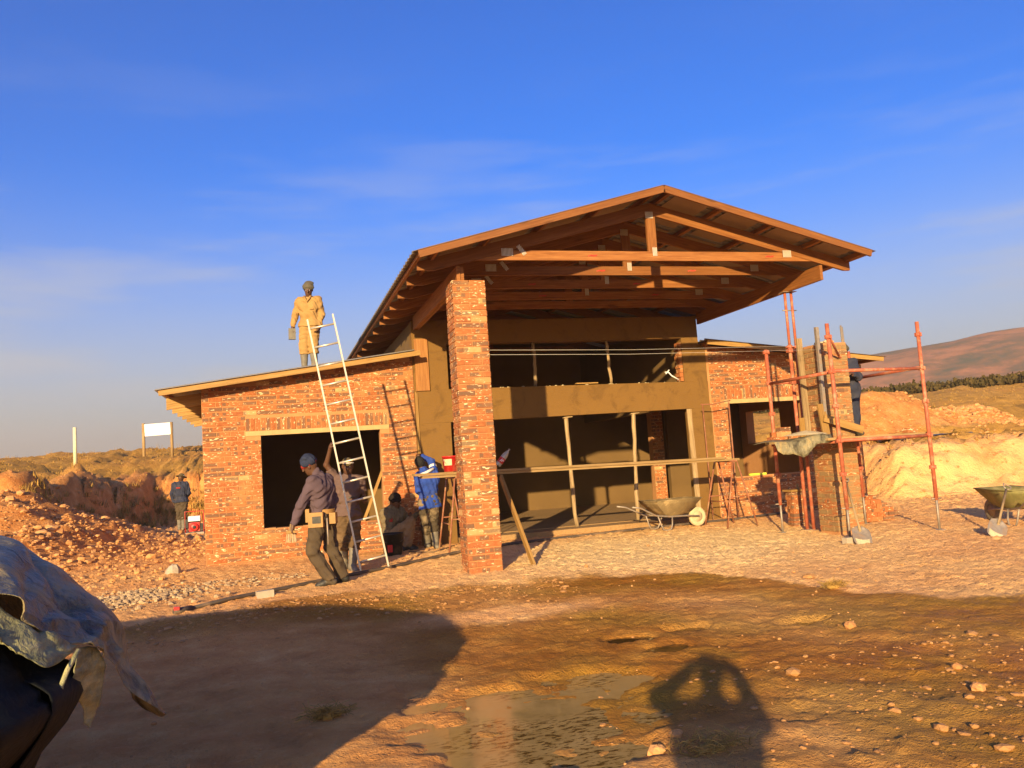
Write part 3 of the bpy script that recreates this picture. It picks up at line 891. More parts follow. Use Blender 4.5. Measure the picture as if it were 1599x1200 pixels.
hpart('partition_wall', 'inner', mb)
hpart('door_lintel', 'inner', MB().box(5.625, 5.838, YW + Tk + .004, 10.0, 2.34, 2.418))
mb = MB(); mb.box(6.62, 6.93, 8.0, 8.22, 0.14, 2.6)
pier = hpart('brick_pier', 'mortar', mb)
place_bricks(runs(0.31, 0.14, lambda u: 2.6, []), (6.62, 7.996, 0), (1, 0, 0), 0, pier, 'brick', 99)
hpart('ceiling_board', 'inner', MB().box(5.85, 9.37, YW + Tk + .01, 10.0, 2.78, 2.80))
# --- timber blocks and corner guides
hpart('timber_panel', 'ply', MB().box(0.09, 0.34, YW - 0.045, YW - 0.009, 2.84, 3.80))
hpart('corner_guide', 'pale', MB().beam((0.075, YW - 0.02, 0.25), (0.075, YW - 0.02, 2.82), 0.022, 0.025, up=(0, 1, 0)))
hpart('corner_guide', 'pale', MB().beam((0.105, YW - 0.022, 0.25), (0.098, YW - 0.02, 2.80), 0.018, 0.022, up=(0, 1, 0)))
hpart('corner_guide', 'pole', MB().beam((5.60, YW - 0.012, 0.14), (5.57, YW - 0.012, 2.26), 0.10, 0.03, up=(0, 1, 0)))

# --- porch beams
mb = MB(); mb.beam((0.12, 0.10, 4.095), (0.12, 3.99, 4.095), 0.05, 0.24)
hpart('porch_beam', 'pine', mb)
mb = MB(); mb.beam((0.178, 0.12, 4.095), (0.178, 3.99, 4.095), 0.05, 0.24)
hpart('porch_beam', 'pine', mb)
mb = MB(); mb.beam((5.935, -0.04, 4.09), (5.935, 3.99, 4.09), 0.05, 0.235)
hpart('porch_beam', 'pine', mb)

# --- trusses
RX, SL = 3.09, 0.255
rb = lambda X: 4.985 - SL * abs(X - RX)     # rafter underside
rt_ = lambda X: 5.165 - SL * abs(X - RX)    # rafter top
SH = 0.270
rs = lambda X: 5.262 - SH * abs(X - RX)     # sheet underside
TR = [0.02, 0.95, 1.90, 2.85, 3.70, 4.30, 5.40, 6.50, 7.60, 8.70, 9.80]
for i, ty in enumerate(TR):
    tr = bpy.data.objects.new('roof_truss', None); tr.empty_display_size = 0.2
    tr.location = Vector((RX, ty, 4.4)) - WL['house']; link(tr, house)
    WL[tr.name] = Vector((RX, ty, 4.4))
    for sx, xe in ((-1, -0.47), (1, 6.52)):
        zc = 4.138
        xk = RX + sx * (4.985 - zc) / SL
        m = MB()
        pts = [(RX, ty, rb(RX)), (xk, ty, zc), (xe, ty, zc), (xe, ty, rt_(xe)), (RX, ty, rt_(RX))]
        if sx > 0: pts = pts[::-1]
        m.prism(pts, (0, 0.045, 0))
        # grain follows the slope: replace the uv of the two big faces
        for fi in (0, 1):
            m.uv[fi] = [((m.v[q_][0]), (m.v[q_][2] + sx * SL * (m.v[q_][0] - RX))) for q_ in m.f[fi]]
        m.build('rafter', 'pine', tr)
    if i >= 5 and i != 10: continue
    xl, xr = 0.28, 5.80
    m = MB()
    y1 = ty + 0.001
    zb, zt = 4.285, 4.425
    xa = RX - (4.985 - zb) / SL + 0.02; xb = RX + (4.985 - zb) / SL - 0.02
    xa2 = RX - (4.985 - zt) / SL + 0.02; xb2 = RX + (4.985 - zt) / SL - 0.02
    m.prism([(xa, y1, zb), (xb, y1, zb), (xb2, y1, zt), (xa2, y1, zt)], (0, 0.043, 0))
    for fi in (0, 1):
        m.uv[fi] = [(m.v[q_][0], m.v[q_][2]) for q_ in m.f[fi]]
    m.build('bottom_chord', 'pine', tr)
    m = MB(); m.beam((RX + 0.0, ty + 0.022, zt), (RX + 0.0, ty + 0.022, rb(RX) - 0.01), 0.145, 0.042, up=(0, 1, 0))
    m.build('king_post', 'pine', tr)
    if i < 4:
        for (px, pz, pw, ph, tl) in ((0.83, 4.40, 0.17, 0.11, 0.0), (0.62 + 0.42, 4.43, 0.06, 0.13, .25), (5.38, 4.40, 0.15, 0.11, 0.0), (RX + 0.03, 4.42, 0.075, 0.13, 0.0), (RX - 0.02, 4.98, 0.12, 0.10, 0)):
            m = MB(); m.beam((px - tl * .2, ty - 0.003, pz + ph / 2), (px + tl * .2, ty - 0.003, pz - ph / 2), pw, 0.004, up=(0, 1, 0))
            m.build('nail_plate', 'plate', tr)
        for sx0 in ((2.05, 5.0), (2.55, 4.15), (1.7, 3.6), (2.2, 4.4))[i]:
            m = MB()
            for kx in range(6):
                m.beam((sx0 + kx * .024, ty - 0.001, 4.35 + .004 * (kx % 2)), (sx0 + kx * .024 + .016, ty - 0.001, 4.35 + .008 * (kx % 3)), 0.003, random.uniform(.012, .026))
            m.build('grade_stamp', 'red', tr)
# --- purlins, roof sheets, barge boards
PXS = [0.12, 0.95, 1.78, 2.61, 3.36]
for sgn in (-1, 1):
    for dx in PXS:
        X = RX + sgn * dx
        z = rs(X) - 0.040
        m = MB(); m.beam((X, -0.45, z), (X, 10.55, z), 0.05, 0.076, up=(sgn * SH, 0, 1))
        hpart('purlin', 'pine', m)
def sheet(x0, z0, x1, z1, y0, y1, pitch=0.19):
    # box-ribbed sheet: ribs run along the slope, profile along Y
    prof = []
    y = y0
    while y < y1:
        for dy, dz in ((0, 0), (0.10, 0), (0.115, 0.028), (0.15, 0.028), (0.165, 0)):
            if y + dy <= y1: prof.append((y + dy, dz))
        y += pitch
    prof.append((y1, 0))
    rows = []
    for (yy, dz) in prof:
        rows.append([(x0, yy, z0 + dz), ((x0 + x1) / 2, yy, (z0 + z1) / 2 + dz), (x1, yy, z1 + dz)])
    return rows
for sgn, xe in ((-1, -0.60), (1, 6.60)):
    m = MB()
    ze = rs(xe); zr = rs(RX)
    rows = sheet(xe, ze, RX - sgn * 0.0, zr, -0.515, 10.6)
    m.grid(rows, False)
    o = hpart('roof_sheet', 'sheet', m)
    sm = o.modifiers.new('thickness', 'SOLIDIFY'); sm.thickness = 0.003; sm.offset = 1
    # underlay boards between purlins
    for a, b in zip(PXS[:-1], PXS[1:]):
        xa, xb = RX + sgn * (a + 0.03), RX + sgn * (b - 0.03)
        for (ya, yb) in ((-0.44, 0.9), (0.95, 1.85), (1.9, 3.6), (3.7, 5.3)):
            m = MB(); m.beam((xa + (xb - xa) * .16, (ya + yb) / 2, rs(xa + (xb - xa) * .16) - 0.014), (xa + (xb - xa) * .86, (ya + yb) / 2, rs(xa + (xb - xa) * .86) - 0.014), yb - ya - random.uniform(.05, .15), 0.006)
            hpart('insulation_board', 'under', m)
    m = MB()
    m.beam((RX, -0.485, rs(RX) - 0.046), (xe - sgn * 0.07, -0.485, rs(xe - sgn * 0.07) - 0.046), 0.036, 0.108)
    hpart('barge_board', 'pine', m)
    # eave fascia purlin
    m = MB(); m.beam((xe - sgn * 0.10, -0.46, rs(xe) - 0.018), (xe - sgn * 0.10, 10.55, rs(xe) - 0.018), 0.045, 0.05)
    hpart('eave_purlin', 'pine', m)

# --- left wing roof
zl = lambda X: 2.985 + 0.127 * (X + 4.25)       # barge top line
m = MB(); m.beam((-4.24, 3.64, zl(-4.24) - 0.042), (0.14, 3.64, zl(0.14) - 0.042), 0.038, 0.086)
hpart('barge_board', 'pale', m)
m = MB(); rows = sheet(-4.30, zl(-4.30) + 0.012, 0.04, zl(0.04) + 0.012, 3.58, 10.3)
m.grid(rows, False)
o = hpart('roof_sheet', 'sheet', m); sm = o.modifiers.new('thickness', 'SOLIDIFY'); sm.thickness = 0.003; sm.offset = 1
for y in (4.30, 5.15, 6.0, 6.85, 7.7, 8.55, 9.4):
    m = MB()
    m.prism([(-4.20, y, zl(-4.2) - 0.275), (0.0, y, zl(0.0) - 0.275), (0.0, y, zl(0.0) - 0.075), (-4.20, y, zl(-4.2) - 0.075)], (0, 0.045, 0))
    for fi in (0, 1):
        m.uv[fi] = [(m.v[q_][0], m.v[q_][2] - .127 * m.v[q_][0]) for q_ in m.f[fi]]
    hpart('rafter', 'pale', m)
for x in (-4.16, -3.2, -2.2, -1.2, -0.3):
    m = MB(); m.beam((x, 3.665, zl(x) - 0.036), (x, 10.25, zl(x) - 0.036), 0.05, 0.07)
    hpart('purlin', 'pine', m)
# --- right wing roof
zr_ = lambda X: 3.60 - 0.113 * (X - 5.9)
m = MB(); m.beam((5.915, 3.64, zr_(5.915) - 0.042), (10.04, 3.64, zr_(10.04) - 0.042), 0.038, 0.086)
hpart('barge_board', 'pale', m)
m = MB(); rows = sheet(10.10, zr_(10.1) + 0.012, 5.905, zr_(5.905) + 0.012, 3.58, 10.3)
m.grid(rows, False)
o = hpart('roof_sheet', 'sheet', m); sm = o.modifiers.new('thickness', 'SOLIDIFY'); sm.thickness = 0.003; sm.offset = 1
for y in (4.30, 5.15, 6.0, 6.85, 7.7, 8.55, 9.4):
    m = MB()
    m.prism([(5.92, y, zr_(5.92) - 0.275), (10.0, y, zr_(10.0) - 0.275), (10.0, y, zr_(10.0) - 0.075), (5.92, y, zr_(5.92) - 0.075)], (0, 0.045, 0))
    hpart('rafter', 'pale', m)
for x in (6.0, 7.0, 8.0, 9.0, 9.96):
    m = MB(); m.beam((x, 3.665, zr_(x) - 0.036), (x, 10.25, zr_(x) - 0.036), 0.05, 0.07)
    hpart('purlin', 'pine', m)

# ================================================================ BRICK PILLARS
def pillar(name, x0, y0, z0, ztop, label, mat, half=0.235, n_max=296):
    root = empty(name, (x0 + half, y0 + half, z0), label, 'pillar')
    core = MB(); core.box(x0 + 0.008, x0 + 2 * half - 0.008, y0 + 0.008, y0 + 2 * half - 0.008, z0 - 0.2, ztop - 0.004)
    core.build('mortar_core', 'mortar', root)
    S = 2 * half
    ncourse = int(round((ztop - z0) / 0.0855))
    # two stretchers on front and back; header end + stretcher on the sides
    front, side = [], []
    for r_ in range(ncourse):
        zc = z0 + (r_ + 0.5) * 0.0855
        if r_ % 2 == 0:
            cuts_f = [0, S / 2, S]; cuts_s = [0, 0.112, S - 0.112, S]
        else:
            cuts_f = [0, 0.112, S - 0.112, S]; cuts_s = [0, S / 2, S]
        for a, b in zip(cuts_f[:-1], cuts_f[1:]): front.append(((a + b) / 2, zc, b - a - 0.010, False))
        for a, b in zip(cuts_s[:-1], cuts_s[1:]): side.append(((a + b) / 2, zc, b - a - 0.010, False))
    n = place_bricks(front, (x0, y0, 0), (1, 0, 0), 0, root, mat, 999)
    m2 = MB()
    n += place_bricks(side, (x0, y0 + S, 0), (0, -1, 0), -PI / 2, root, mat, max(0, n_max - n), m2)
    place_bricks(side, (x0 + S, y0, 0), (0, 1, 0), PI / 2, root, mat, 0, m2)
    place_bricks(front, (x0 + S, y0 + S, 0), (-1, 0, 0), PI, root, mat, 0, m2)
    tag(m2.build('brick_facing', mat, root), kind='stuff')
    return root
pil = pillar('brick_pillar', 0.0, 0.0, -0.02, 3.97, 'tall finished red brick pillar carrying the left porch beam', 'brick')
pil2 = pillar('brick_pillar', 5.82, 0.0, 0.04, 2.98, 'half-built mortar smeared brick pillar inside the red scaffold', 'brick_dirty')
# ================================================================ SITE OBJECTS
def thing(name, mat, mb, label, cat, group=None, loc=None):
    o = mb.build(name, mat, None, loc)
    return tag(o, label, cat, group)

# --- scaffold frame round the unfinished pillar
A, B, Cc, D = (5.54, -0.6), (7.13, -0.6), (5.49, 1.0), (7.10, 1.0)
scf = empty('scaffold', (6.3, 0.2, 0.0), 'red steel scaffold frame standing round the unfinished brick pillar', 'scaffold')
def standard(x, y, ztop, lean=(0, 0)):
    z0 = gz(x, y)
    m = MB(); m.tube([(x, y, z0 + 0.45), (x + lean[0], y + lean[1], ztop)], 0.030, 10)
    m.build('standard', 'oxide', scf)
    m = MB(); m.tube([(x, y, z0 + 0.01), (x, y, z0 + 0.5)], 0.018, 8)
    m.tube([(x - 0.09, y, z0 + 0.47), (x + 0.09, y, z0 + 0.47)], 0.009, 6)
    m.box(x - 0.06, x + 0.06, y - 0.06, y + 0.06, z0 - 0.02, z0 + 0.012)
    m.build('base_jack', 'steel', scf)
    for zc in (0.95, 1.44, 1.95, 2.46, 2.98):
        if zc > ztop: continue
        t = zc / ztop
        cx, cy = x + lean[0] * t, y + lean[1] * t
        m = MB(); m.lathe([(0.032, -0.025), (0.045, -0.02), (0.045, 0.02), (0.032, 0.025)], (cx, cy, zc), n=10)
        for a in range(4):
            m.box(*sorted((cx + math.cos(a * PI / 2) * .035 - .018, cx + math.cos(a * PI / 2) * .035 + .018)),
                  *sorted((cy + math.sin(a * PI / 2) * .035 - .018, cy + math.sin(a * PI / 2) * .035 + .018)), zc - .028, zc + .028)
        m.build('coupler', 'oxide', scf)
standard(*A, 3.18, (-0.03, 0)); standard(*B, 3.18, (0.0, 0)); standard(*Cc, 3.02); standard(*D, 2.95)
for (p, q_, z) in ((A, B, 2.46), (A, B, 1.43), (A, Cc, 2.45), (Cc, D, 2.45), (B, D, 2.47), (A, Cc, 1.42), (B, D, 1.42), (Cc, D, 1.42)):
    m = MB(); m.tube([(p[0], p[1], z + 0.01), (q_[0], q_[1], z)], 0.026, 9)
    m.build('ledger', 'oxide', scf)
m = MB(); m.tube([(5.56, -0.56, 3.0), (6.05, -0.1, 2.75)], 0.018, 7); m.tube([(6.05, -0.1, 2.75), (6.42, 0.24, 2.7)], 0.014, 7)
m.build('brace', 'oxide', scf)
for i, (y, x0, x1, zz) in enumerate(((-0.43, 5.38, 7.38, 1.47), (-0.16, 5.25, 7.2, 1.472), (0.60, 5.2, 7.3, 1.468), (0.86, 5.3, 7.52, 1.47))):
    m = MB(); m.beam((x0, y, zz), (x1, y + random.uniform(-.03, .03), zz + random.uniform(-.01, .01)), 0.22, 0.038)
    thing('scaffold_plank', 'plank', m, ['front scaffold plank in front of the unfinished pillar', 'scaffold plank against the front face of the unfinished pillar', 'scaffold plank just behind the unfinished pillar', 'rear scaffold plank under the navy boots'][i], 'plank', 'planks of the scaffold platform')

# --- props under the right porch beam
for i, (x, y, zt) in enumerate(((5.885, 0.90, 3.965), (5.985, 0.87, 3.965))):
    z0 = gz(x, y)
    p = empty('steel_prop', (x, y, z0), ['red adjustable steel prop under the right porch beam, nearer the house front', 'red adjustable steel prop with wing collar beside its twin under the right porch beam'][i], 'prop', 'steel props under the right porch beam')
    m = MB(); m.tube([(x, y, z0), (x, y, 3.05)], 0.030, 9); m.build('outer_tube', 'oxide', p)
    m = MB(); m.tube([(x, y, 3.0), (x, y, zt)], 0.023, 8); m.build('inner_tube', 'oxide', p)
    m = MB(); m.box(x - .07, x + .07, y - .07, y + .07, zt, zt + .008); m.box(x - .07, x + .07, y - .07, y + .07, z0 - .005, z0 + .006); m.build('end_plate', 'steel', p)
    m = MB(); m.lathe([(0.031, -.04), (0.045, -.03), (0.045, .03), (0.031, .04)], (x, y, 3.04 - .02 * i), n=10); m.tube([(x - .1, y - .03, 3.04), (x + .1, y - .03, 3.04)], 0.010, 6); m.build('collar', 'oxide', p)
    m = MB()
    for zc in (1.5, 2.45, 2.98):
        m.box(x - .05, x + .05, y - .045, y + .045, zc - .03, zc + .03)
    m.build('coupler', 'oxide', p)
m = MB(); m.tube([(5.80, 0.88, 3.66), (6.08, 0.90, 3.66)], 0.010, 6)
thing('prop_pin', 'steel', m, 'thin steel pin through the twin props below the porch beam', 'pin')

# --- formwork and profiles on the unfinished pillar
m = MB(); m.beam((5.765, 0.455, 1.30), (5.755, 0.455, 3.12), 0.095, 0.035, up=(0, 1, 0))
thing('profile_board', 'pole', m, 'tall pale profile board up the left edge of the unfinished pillar', 'board')
m = MB(); m.beam((5.74, -0.035, 1.46), (5.745, -0.03, 3.22), 0.055, 0.05, up=(0, 1, 0))
thing('profile_post', 'steel', m, 'grey steel profile post on the left front corner of the unfinished pillar', 'post')
m = MB(); m.tube([(6.40, 0.22, 2.2), (6.39, 0.22, 3.28)], 0.016, 6); m.tube([(6.45, 0.24, 2.2), (6.43, 0.24, 3.26)], 0.014, 6)
thing('profile_rods', 'steel', m, 'pair of thin dark steel rods at the right rear corner of the unfinished pillar', 'rods')
m = MB(); m.beam((5.70, -0.09, 1.49), (5.685, -0.03, 2.02), 0.125, 0.03, up=(0, 1, 0))
thing('short_board', 'pale', m, 'short pale board standing upright on the scaffold against the pillar', 'board')
m = MB(); m.beam((5.66, -0.12, 1.80), (6.34, -0.12, 1.58), 0.025, 0.115)
thing('leaning_board', 'pale', m, 'pale board sloping down to the right across the unfinished pillar', 'board')
m = MB(); m.beam((5.70, 0.47, 1.49), (5.70, 0.47, 1.84), 0.14, 0.03, up=(0, 1, 0))
thing('short_board', 'pale', m, 'short wide board on the scaffold beside the tall profile board', 'board')
m = MB()
for (x, y, r_) in ((5.98, .06, .055), (6.08, .1, .06), (5.9, .2, .05), (6.0, .22, .06)):
    m.rock((x, y, 3.0), r_, 1.2, 1, 0.7)
thing('mortar_lump', 'cement', m, 'wet mortar heap on top of the unfinished pillar', 'mortar')
_, bm_ = brick_tmpl(0.214, var=0)
def loose_brick(x, y, z, rz, label, group, rx=0.0):
    # closed brick, centred on its bed
    if 'loose' not in BT:
        t = MB(); t.box(-0.107, 0.107, -0.052, 0.052, -0.0365, 0.0365)
        BT['loose'] = t.mesh('brick', MT['brick'])
        mm_ = BT['loose']
        ul = mm_.uv_layers[0].data
        for l in mm_.loops:
            v = mm_.vertices[l.vertex_index].co
            ul[l.index].uv = (v.x + v.y * 0.9, v.z)
    o = bpy.data.objects.new('loose_brick', BT['loose'])
    o.location = (x, y, z + 0.0365); o.rotation_euler = (rx, 0, rz)
    link(o); tag(o, label, 'brick', group)
    return o
ORD = ['first', 'second', 'third', 'fourth']
ROW = ['front', 'rear']
CRS = ['bottom', 'second', 'third', 'fourth', 'fifth', 'top']
CRS8 = ['bottom', 'second', 'third', 'fourth', 'fifth', 'sixth', 'seventh', 'top']
# stack right of the pillar
z0 = gz(7.6, 1.2) + 0.002
for c_ in range(6):
    nb = [4, 4, 4, 3, 3, 2][c_]
    for r_ in range(2):
        for b in range(nb):
            loose_brick(7.02 + b * 0.226 + (0.11 if c_ % 2 else 0) + random.uniform(-.008, .008), 1.2 + r_ * 0.115 + random.uniform(-.006, .006), z0 + c_ * 0.0735, random.uniform(-.04, .04),
                        f'{ORD[b]} brick from the left, {CRS[c_]} course, {ROW[r_]} row of the stack right of the pillar', 'bricks stacked right of the half-built pillar')
# stack left of the pillar, board on top
z0 = gz(6.2, 1.6) + 0.002
for c_ in range(8):
    for r_ in range(2):
        loose_brick(6.165 + (0.03 if r_ else 0) + random.uniform(-.012, .012), 1.55 + r_ * 0.118, z0 + c_ * 0.0735, random.uniform(-.05, .05) + (PI / 2 * 0),
                    f'{ROW[r_]} brick in the {CRS8[c_]} course of the narrow stack under the yellow board', 'bricks stacked left of the half-built pillar')
m = MB(); m.beam((6.02, 1.58, z0 + 8 * .0735 + .018), (6.34, 1.58, z0 + 8 * .0735 + .020), 0.26, 0.034)
thing('stack_board', 'pale', m, 'short yellow board lying on the narrow brick stack', 'board')
m = MB(); m.tube([(6.22, 1.55, z0 + .625), (6.22, 1.55, z0 + .72)], 0.022, 7)
thing('wood_peg', 'pole', m, 'small wooden peg standing on the yellow board of the brick stack', 'peg')
# bricks on the scaffold platform
PLB = ['nearest brick of the heap on the left end of the scaffold platform', 'rightmost bottom brick of the heap on the left end of the platform', 'rear left bottom brick of the heap on the platform',
       'second layer front brick of the heap on the platform', 'rear right bottom brick of the heap on the platform', 'tilted second layer brick of the heap on the platform', 'topmost brick of the heap on the left end of the scaffold platform']
for i, (x, y, k_, a) in enumerate(((5.30, .55, 0, .1), (5.56, .56, 0, -.1), (5.30, .70, 0, .05), (5.40, .58, 1, .2), (5.54, .70, 0, .0), (5.36, .70, 1, -.3), (5.42, .62, 2, .15))):
    loose_brick(x, y, 1.49 + k_ * .0735, a, PLB[i], 'bricks heaped on the scaffold platform')
for (x, y, a, lb_) in ((6.95, -.42, .1, 'single brick on the front edge of the scaffold platform right of the pillar'), (7.12, -.18, .6, 'turned brick near the right standard on the scaffold platform')):
    loose_brick(x, y, 1.492, a, lb_, 'bricks on the right of the scaffold platform')
# plastic sheet with mortar on the platform
rows = []
for i in range(13):
    t = i / 12
    row = []
    for j in range(11):
        s_ = j / 10
        x = 4.50 + 1.0 * t
        y = 0.10 - 0.78 * s_
        over = max(0, y * -1 - 0.53)
        z = 1.512 + 0.03 * math.sin(6 * t + 3 * s_) + (0.05 * math.exp(-((t - .6) / .25) ** 2 - ((s_ - .45) / .3) ** 2))
        if s_ > 0.7:
            q_ = (s_ - 0.7) / 0.3
            y = 0.10 - 0.78 * 0.7 - 0.05 * q_
            z = z - q_ * (0.10 + 0.12 * math.exp(-((t - 0.42) / 0.28) ** 2) + 0.03 * math.sin(17 * t))
        if t < 0.85:
            z -= 0.10 * (0.85 - t) * 0.9 - 0.02
            x += 0.05 * s_
        row.append((x, y, z))
    rows.append(row)
m = MB(); m.grid(rows)
o = thing('plastic_sheet', 'plastic', m, 'grey plastic sheet hanging off the left front of the scaffold platform', 'sheet')
sm = o.modifiers.new('thickness', 'SOLIDIFY'); sm.thickness = 0.004
m = MB(); rows = []
for i in range(9):
    row = []
    for j in range(9):
        a, r_ = 2 * PI * j / 8, 0.30 * (1 - i / 8)
        row.append((5.28 + 1.3 * r_ * math.cos(a), -0.15 + 0.8 * r_ * math.sin(a), 1.555 + 0.07 * (i / 8) ** 0.7))
    rows.append(row)
m.grid(rows)
thing('mortar_heap', 'cement', m, 'heap of wet mortar on the plastic sheet of the scaffold', 'mortar')

# --- string lines between the pillars
for (za, zb, lab) in ((3.01, 2.93, 'upper white string line stretched from the tall pillar across the porch'), (2.945, 2.865, 'lower white string line stretched from the tall pillar across the porch')):
    m = MB(); m.tube([(0.472, 0.03, za), (2.6, 0.03, (za + zb) / 2 - 0.012), (5.74, 0.03, zb + .01)], 0.0016, 5)
    thing('string_line', 'string', m, lab, 'string line', 'string lines between the pillars')

# --- gum poles propping the openings
def pole(x, y, z0, z1, r_, label, cap=True, lean=0.0):
    root = empty('gum_pole', (x, y, z0), label, 'pole', 'gum poles propping the openings')
    pts, rs = [], []
    for i in range(9):
        t = i / 8
        pts.append((x + lean * t + random.uniform(-.012, .012), y + random.uniform(-.01, .01), z0 + (z1 - z0) * t)); rs.append(r_ * random.uniform(.85, 1.12))
    m = MB(); m.tube(pts, rs, 9); m.build('shaft', 'pole', root)
    if cap:
        m = MB(); m.beam((x + lean - 0.06, y, z1 + 0.005), (x + lean + 0.12, y, z1 + 0.02), 0.09, 0.022); m.build('wedge', 'pole', root)
pole(3.05, 4.10, 0.13, 2.215, 0.040, 'gum pole under the left half of the plaster band', True, -0.06)
pole(4.32, 4.10, 0.13, 2.225, 0.038, 'knobbly pale gum pole under the right half of the plaster band', True, 0.08)
pole(2.42, 4.12, 2.85, 3.70, 0.032, 'thin gum pole in the left of the upper opening', False, 0.02)
pole(3.99, 4.12, 2.84, 3.70, 0.032, 'thin gum pole in the middle of the upper opening', False, -0.03)
m = MB(); m.beam((3.23, 4.06, 2.868), (3.68, 4.07, 2.866), 0.09, 0.022)
thing('wood_offcut', 'pale', m, 'flat pale wood offcut lying on the plaster band', 'offcut')
m = MB(); m.tube([(5.16, 4.09, 3.03), (5.22, 4.05, 3.02), (5.27, 4.03, 2.95), (5.42, 4.02, 2.86)], 0.013, 7); m.tube([(5.17, 4.08, 2.99), (5.24, 4.05, 3.07)], 0.012, 7)
thing('conduit_bend', 'white', m, 'bent white conduit pipe in the right corner of the upper opening', 'pipe')
m = MB(); m.box(6.84, 7.22, 4.02, 4.07, 0.842, 0.882)
thing('spirit_level', 'hivis', m, 'yellow spirit level lying on the right wing window sill', 'level')

# --- trestles and planks
def trestle(name, x, y, zt, w_, label, dx=0.30, tall=False):
    z0 = gz(x, y)
    root = empty(name, (x, y, z0), label, 'trestle', 'steel trestles under the planks')
    for s_ in (-1, 1):
        for e in (-1, 1):
            m = MB(); m.tube([(x + s_ * dx, y + e * w_, z0), (x + s_ * 0.04, y + e * w_ * 0.8, zt - 0.02)], 0.015, 7)
            m.build('leg', 'rust', root)
        m = MB(); m.tube([(x + s_ * dx * .62, y - w_ * .93, z0 + (zt - z0) * .38), (x + s_ * dx * .62, y + w_ * .93, z0 + (zt - z0) * .38)], 0.011, 6)
        m.build('rail', 'rust', root)
    m = MB(); m.tube([(x, y - w_ * .95, zt - .015), (x, y + w_ * .95, zt - .015)], 0.019, 7); m.build('top_bar', 'rust', root)
    for e in (-1, 1):
        m = MB(); m.tube([(x - dx * .55, y + e * w_ * .92, z0 + (zt - z0) * .45), (x + dx * .55, y + e * w_ * .92, z0 + (zt - z0) * .45)], 0.010, 6)
        m.build('spreader', 'rust', root)
    return root
trestle('trestle', 5.45, 2.55, 1.215, 0.40, 'red steel trestle holding the right end of the planks')
trestle('trestle', 0.36, 2.45, 1.265, 0.42, 'steel trestle holding the left end of the planks behind the tall pillar', dx=0.22)
for i, (p0, p1, yy) in enumerate((((-0.33, 2.22, 1.335), (5.30, 2.42, 1.262), 0), ((-0.20, 2.25, 1.290), (5.62, 2.46, 1.222), 0))):
    m = MB(); m.beam(p0, p1, 0.225, 0.038)
    thing('trestle_plank', 'plank', m, ['upper of the two long planks laid across the trestles', 'lower of the two long planks laid across the trestles'][i], 'plank', 'planks across the trestles')
# thin goal-post frame beside the right window
fr = empty('rod_trestle', (5.6, 3.55, 1.2), 'thin rusty goal-post shaped steel frame in front of the plaster edge', 'trestle')
m = MB(); m.tube([(5.66, 3.55, gz(5.66, 3.55)), (5.64, 3.55, 2.32)], 0.013, 6); m.build('upright', 'rust', fr)
m = MB(); m.tube([(6.20, 3.52, gz(6.2, 3.52)), (6.20, 3.52, 2.36)], 0.015, 6); m.build('upright', 'rust', fr)
m = MB(); m.tube([(5.60, 3.55, 2.315), (5.85, 3.54, 2.305), (6.24, 3.52, 2.365)], 0.012, 6); m.build('cross_bar', 'rust', fr)
m = MB(); m.beam((0.93, 0.06, gz(.93, .06) - .01), (0.80, 1.05, 1.235), 0.10, 0.036, up=(1, 0, 0))
thing('leaning_plank', 'pale', m, 'pale plank leaning beside the tall pillar with its foot on the sand', 'plank')
m = MB(); m.beam((-1.02, 4.12, 0.42), (-0.56, 4.10, 1.50), 0.05, 0.03, up=(0, 1, 0))
thing('window_batten', 'pale', m, 'thin pale batten leaning in the left wing window', 'batten')

# --- red bucket, bottle, black bucket
def bucket(name, x, y, z, r0, r1, h, mat, label, extra=None):
    root = empty(name, (x, y, z), label, 'bucket')
    m = MB(); m.lathe([(0, 0), (r0, 0), (r1, h), (r1 + .008, h), (r1 + .008, h - .02), (r1 - .006, h - .02), (r0 - .008, .01), (0, .01)], (x, y, z), n=20); m.build('shell', mat, root)
    m = MB(); m.tube([(x + (r1 + .01) * math.cos(a), y + (r1 + .01) * math.sin(a) * .3 - r1 * .9, z + h * .82 - .1 * math.sin(a)) for a in np.linspace(0, PI, 9)], 0.004, 5); m.build('handle', 'steel', root)
    return root
zb_ = 1.354
rbk = bucket('red_bucket', 0.30, 2.22, zb_, 0.125, 0.145, 0.25, 'red', 'red plastic bucket with a torn label standing on the upper plank')
m = MB(); rows = []
for zz in (0.10, 0.15, 0.20):
    rows.append([(0.30 + (0.125 + .02 * zz / .25 + .0035) * math.cos(a), 2.22 + (0.125 + .02 * zz / .25 + .0035) * math.sin(a), zb_ + zz) for a in np.linspace(R(205), R(262), 8)])
m.grid(rows); m.build('label', 'label', rbk)
bt = empty('cola_bottle', (1.10, 2.22, 1.355), 'clear plastic bottle with a red label tilted on the planks right of the tall pillar', 'bottle')
ax = Vector((0.60, -0.1, 0.72)).normalized(); q0 = Vector((1.07, 2.22, 1.40))
k = NM('clear bottle plastic'); MT['bottle'] = k.set(Base_Color=(0.40, 0.37, 0.30), Roughness=0.15, Specular_IOR_Level=0.7)
m = MB(); m.lathe([(0, 0), (.048, .0), (.052, .02), (.050, .10), (.052, .17), (.046, .22), (.026, .28), (.014, .30), (.014, .315), (0, .315)], q0, ax, 14); m.build('body', 'bottle', bt)
m = MB(); m.lathe([(.0535, .055), (.0535, .15)], q0, ax, 14); m.build('label', 'red', bt)
m = MB()
sd1 = ax.cross(Vector((0, -1, 0))).normalized()
nrm = sd1.cross(ax).normalized()
if nrm.y > 0: nrm = -nrm
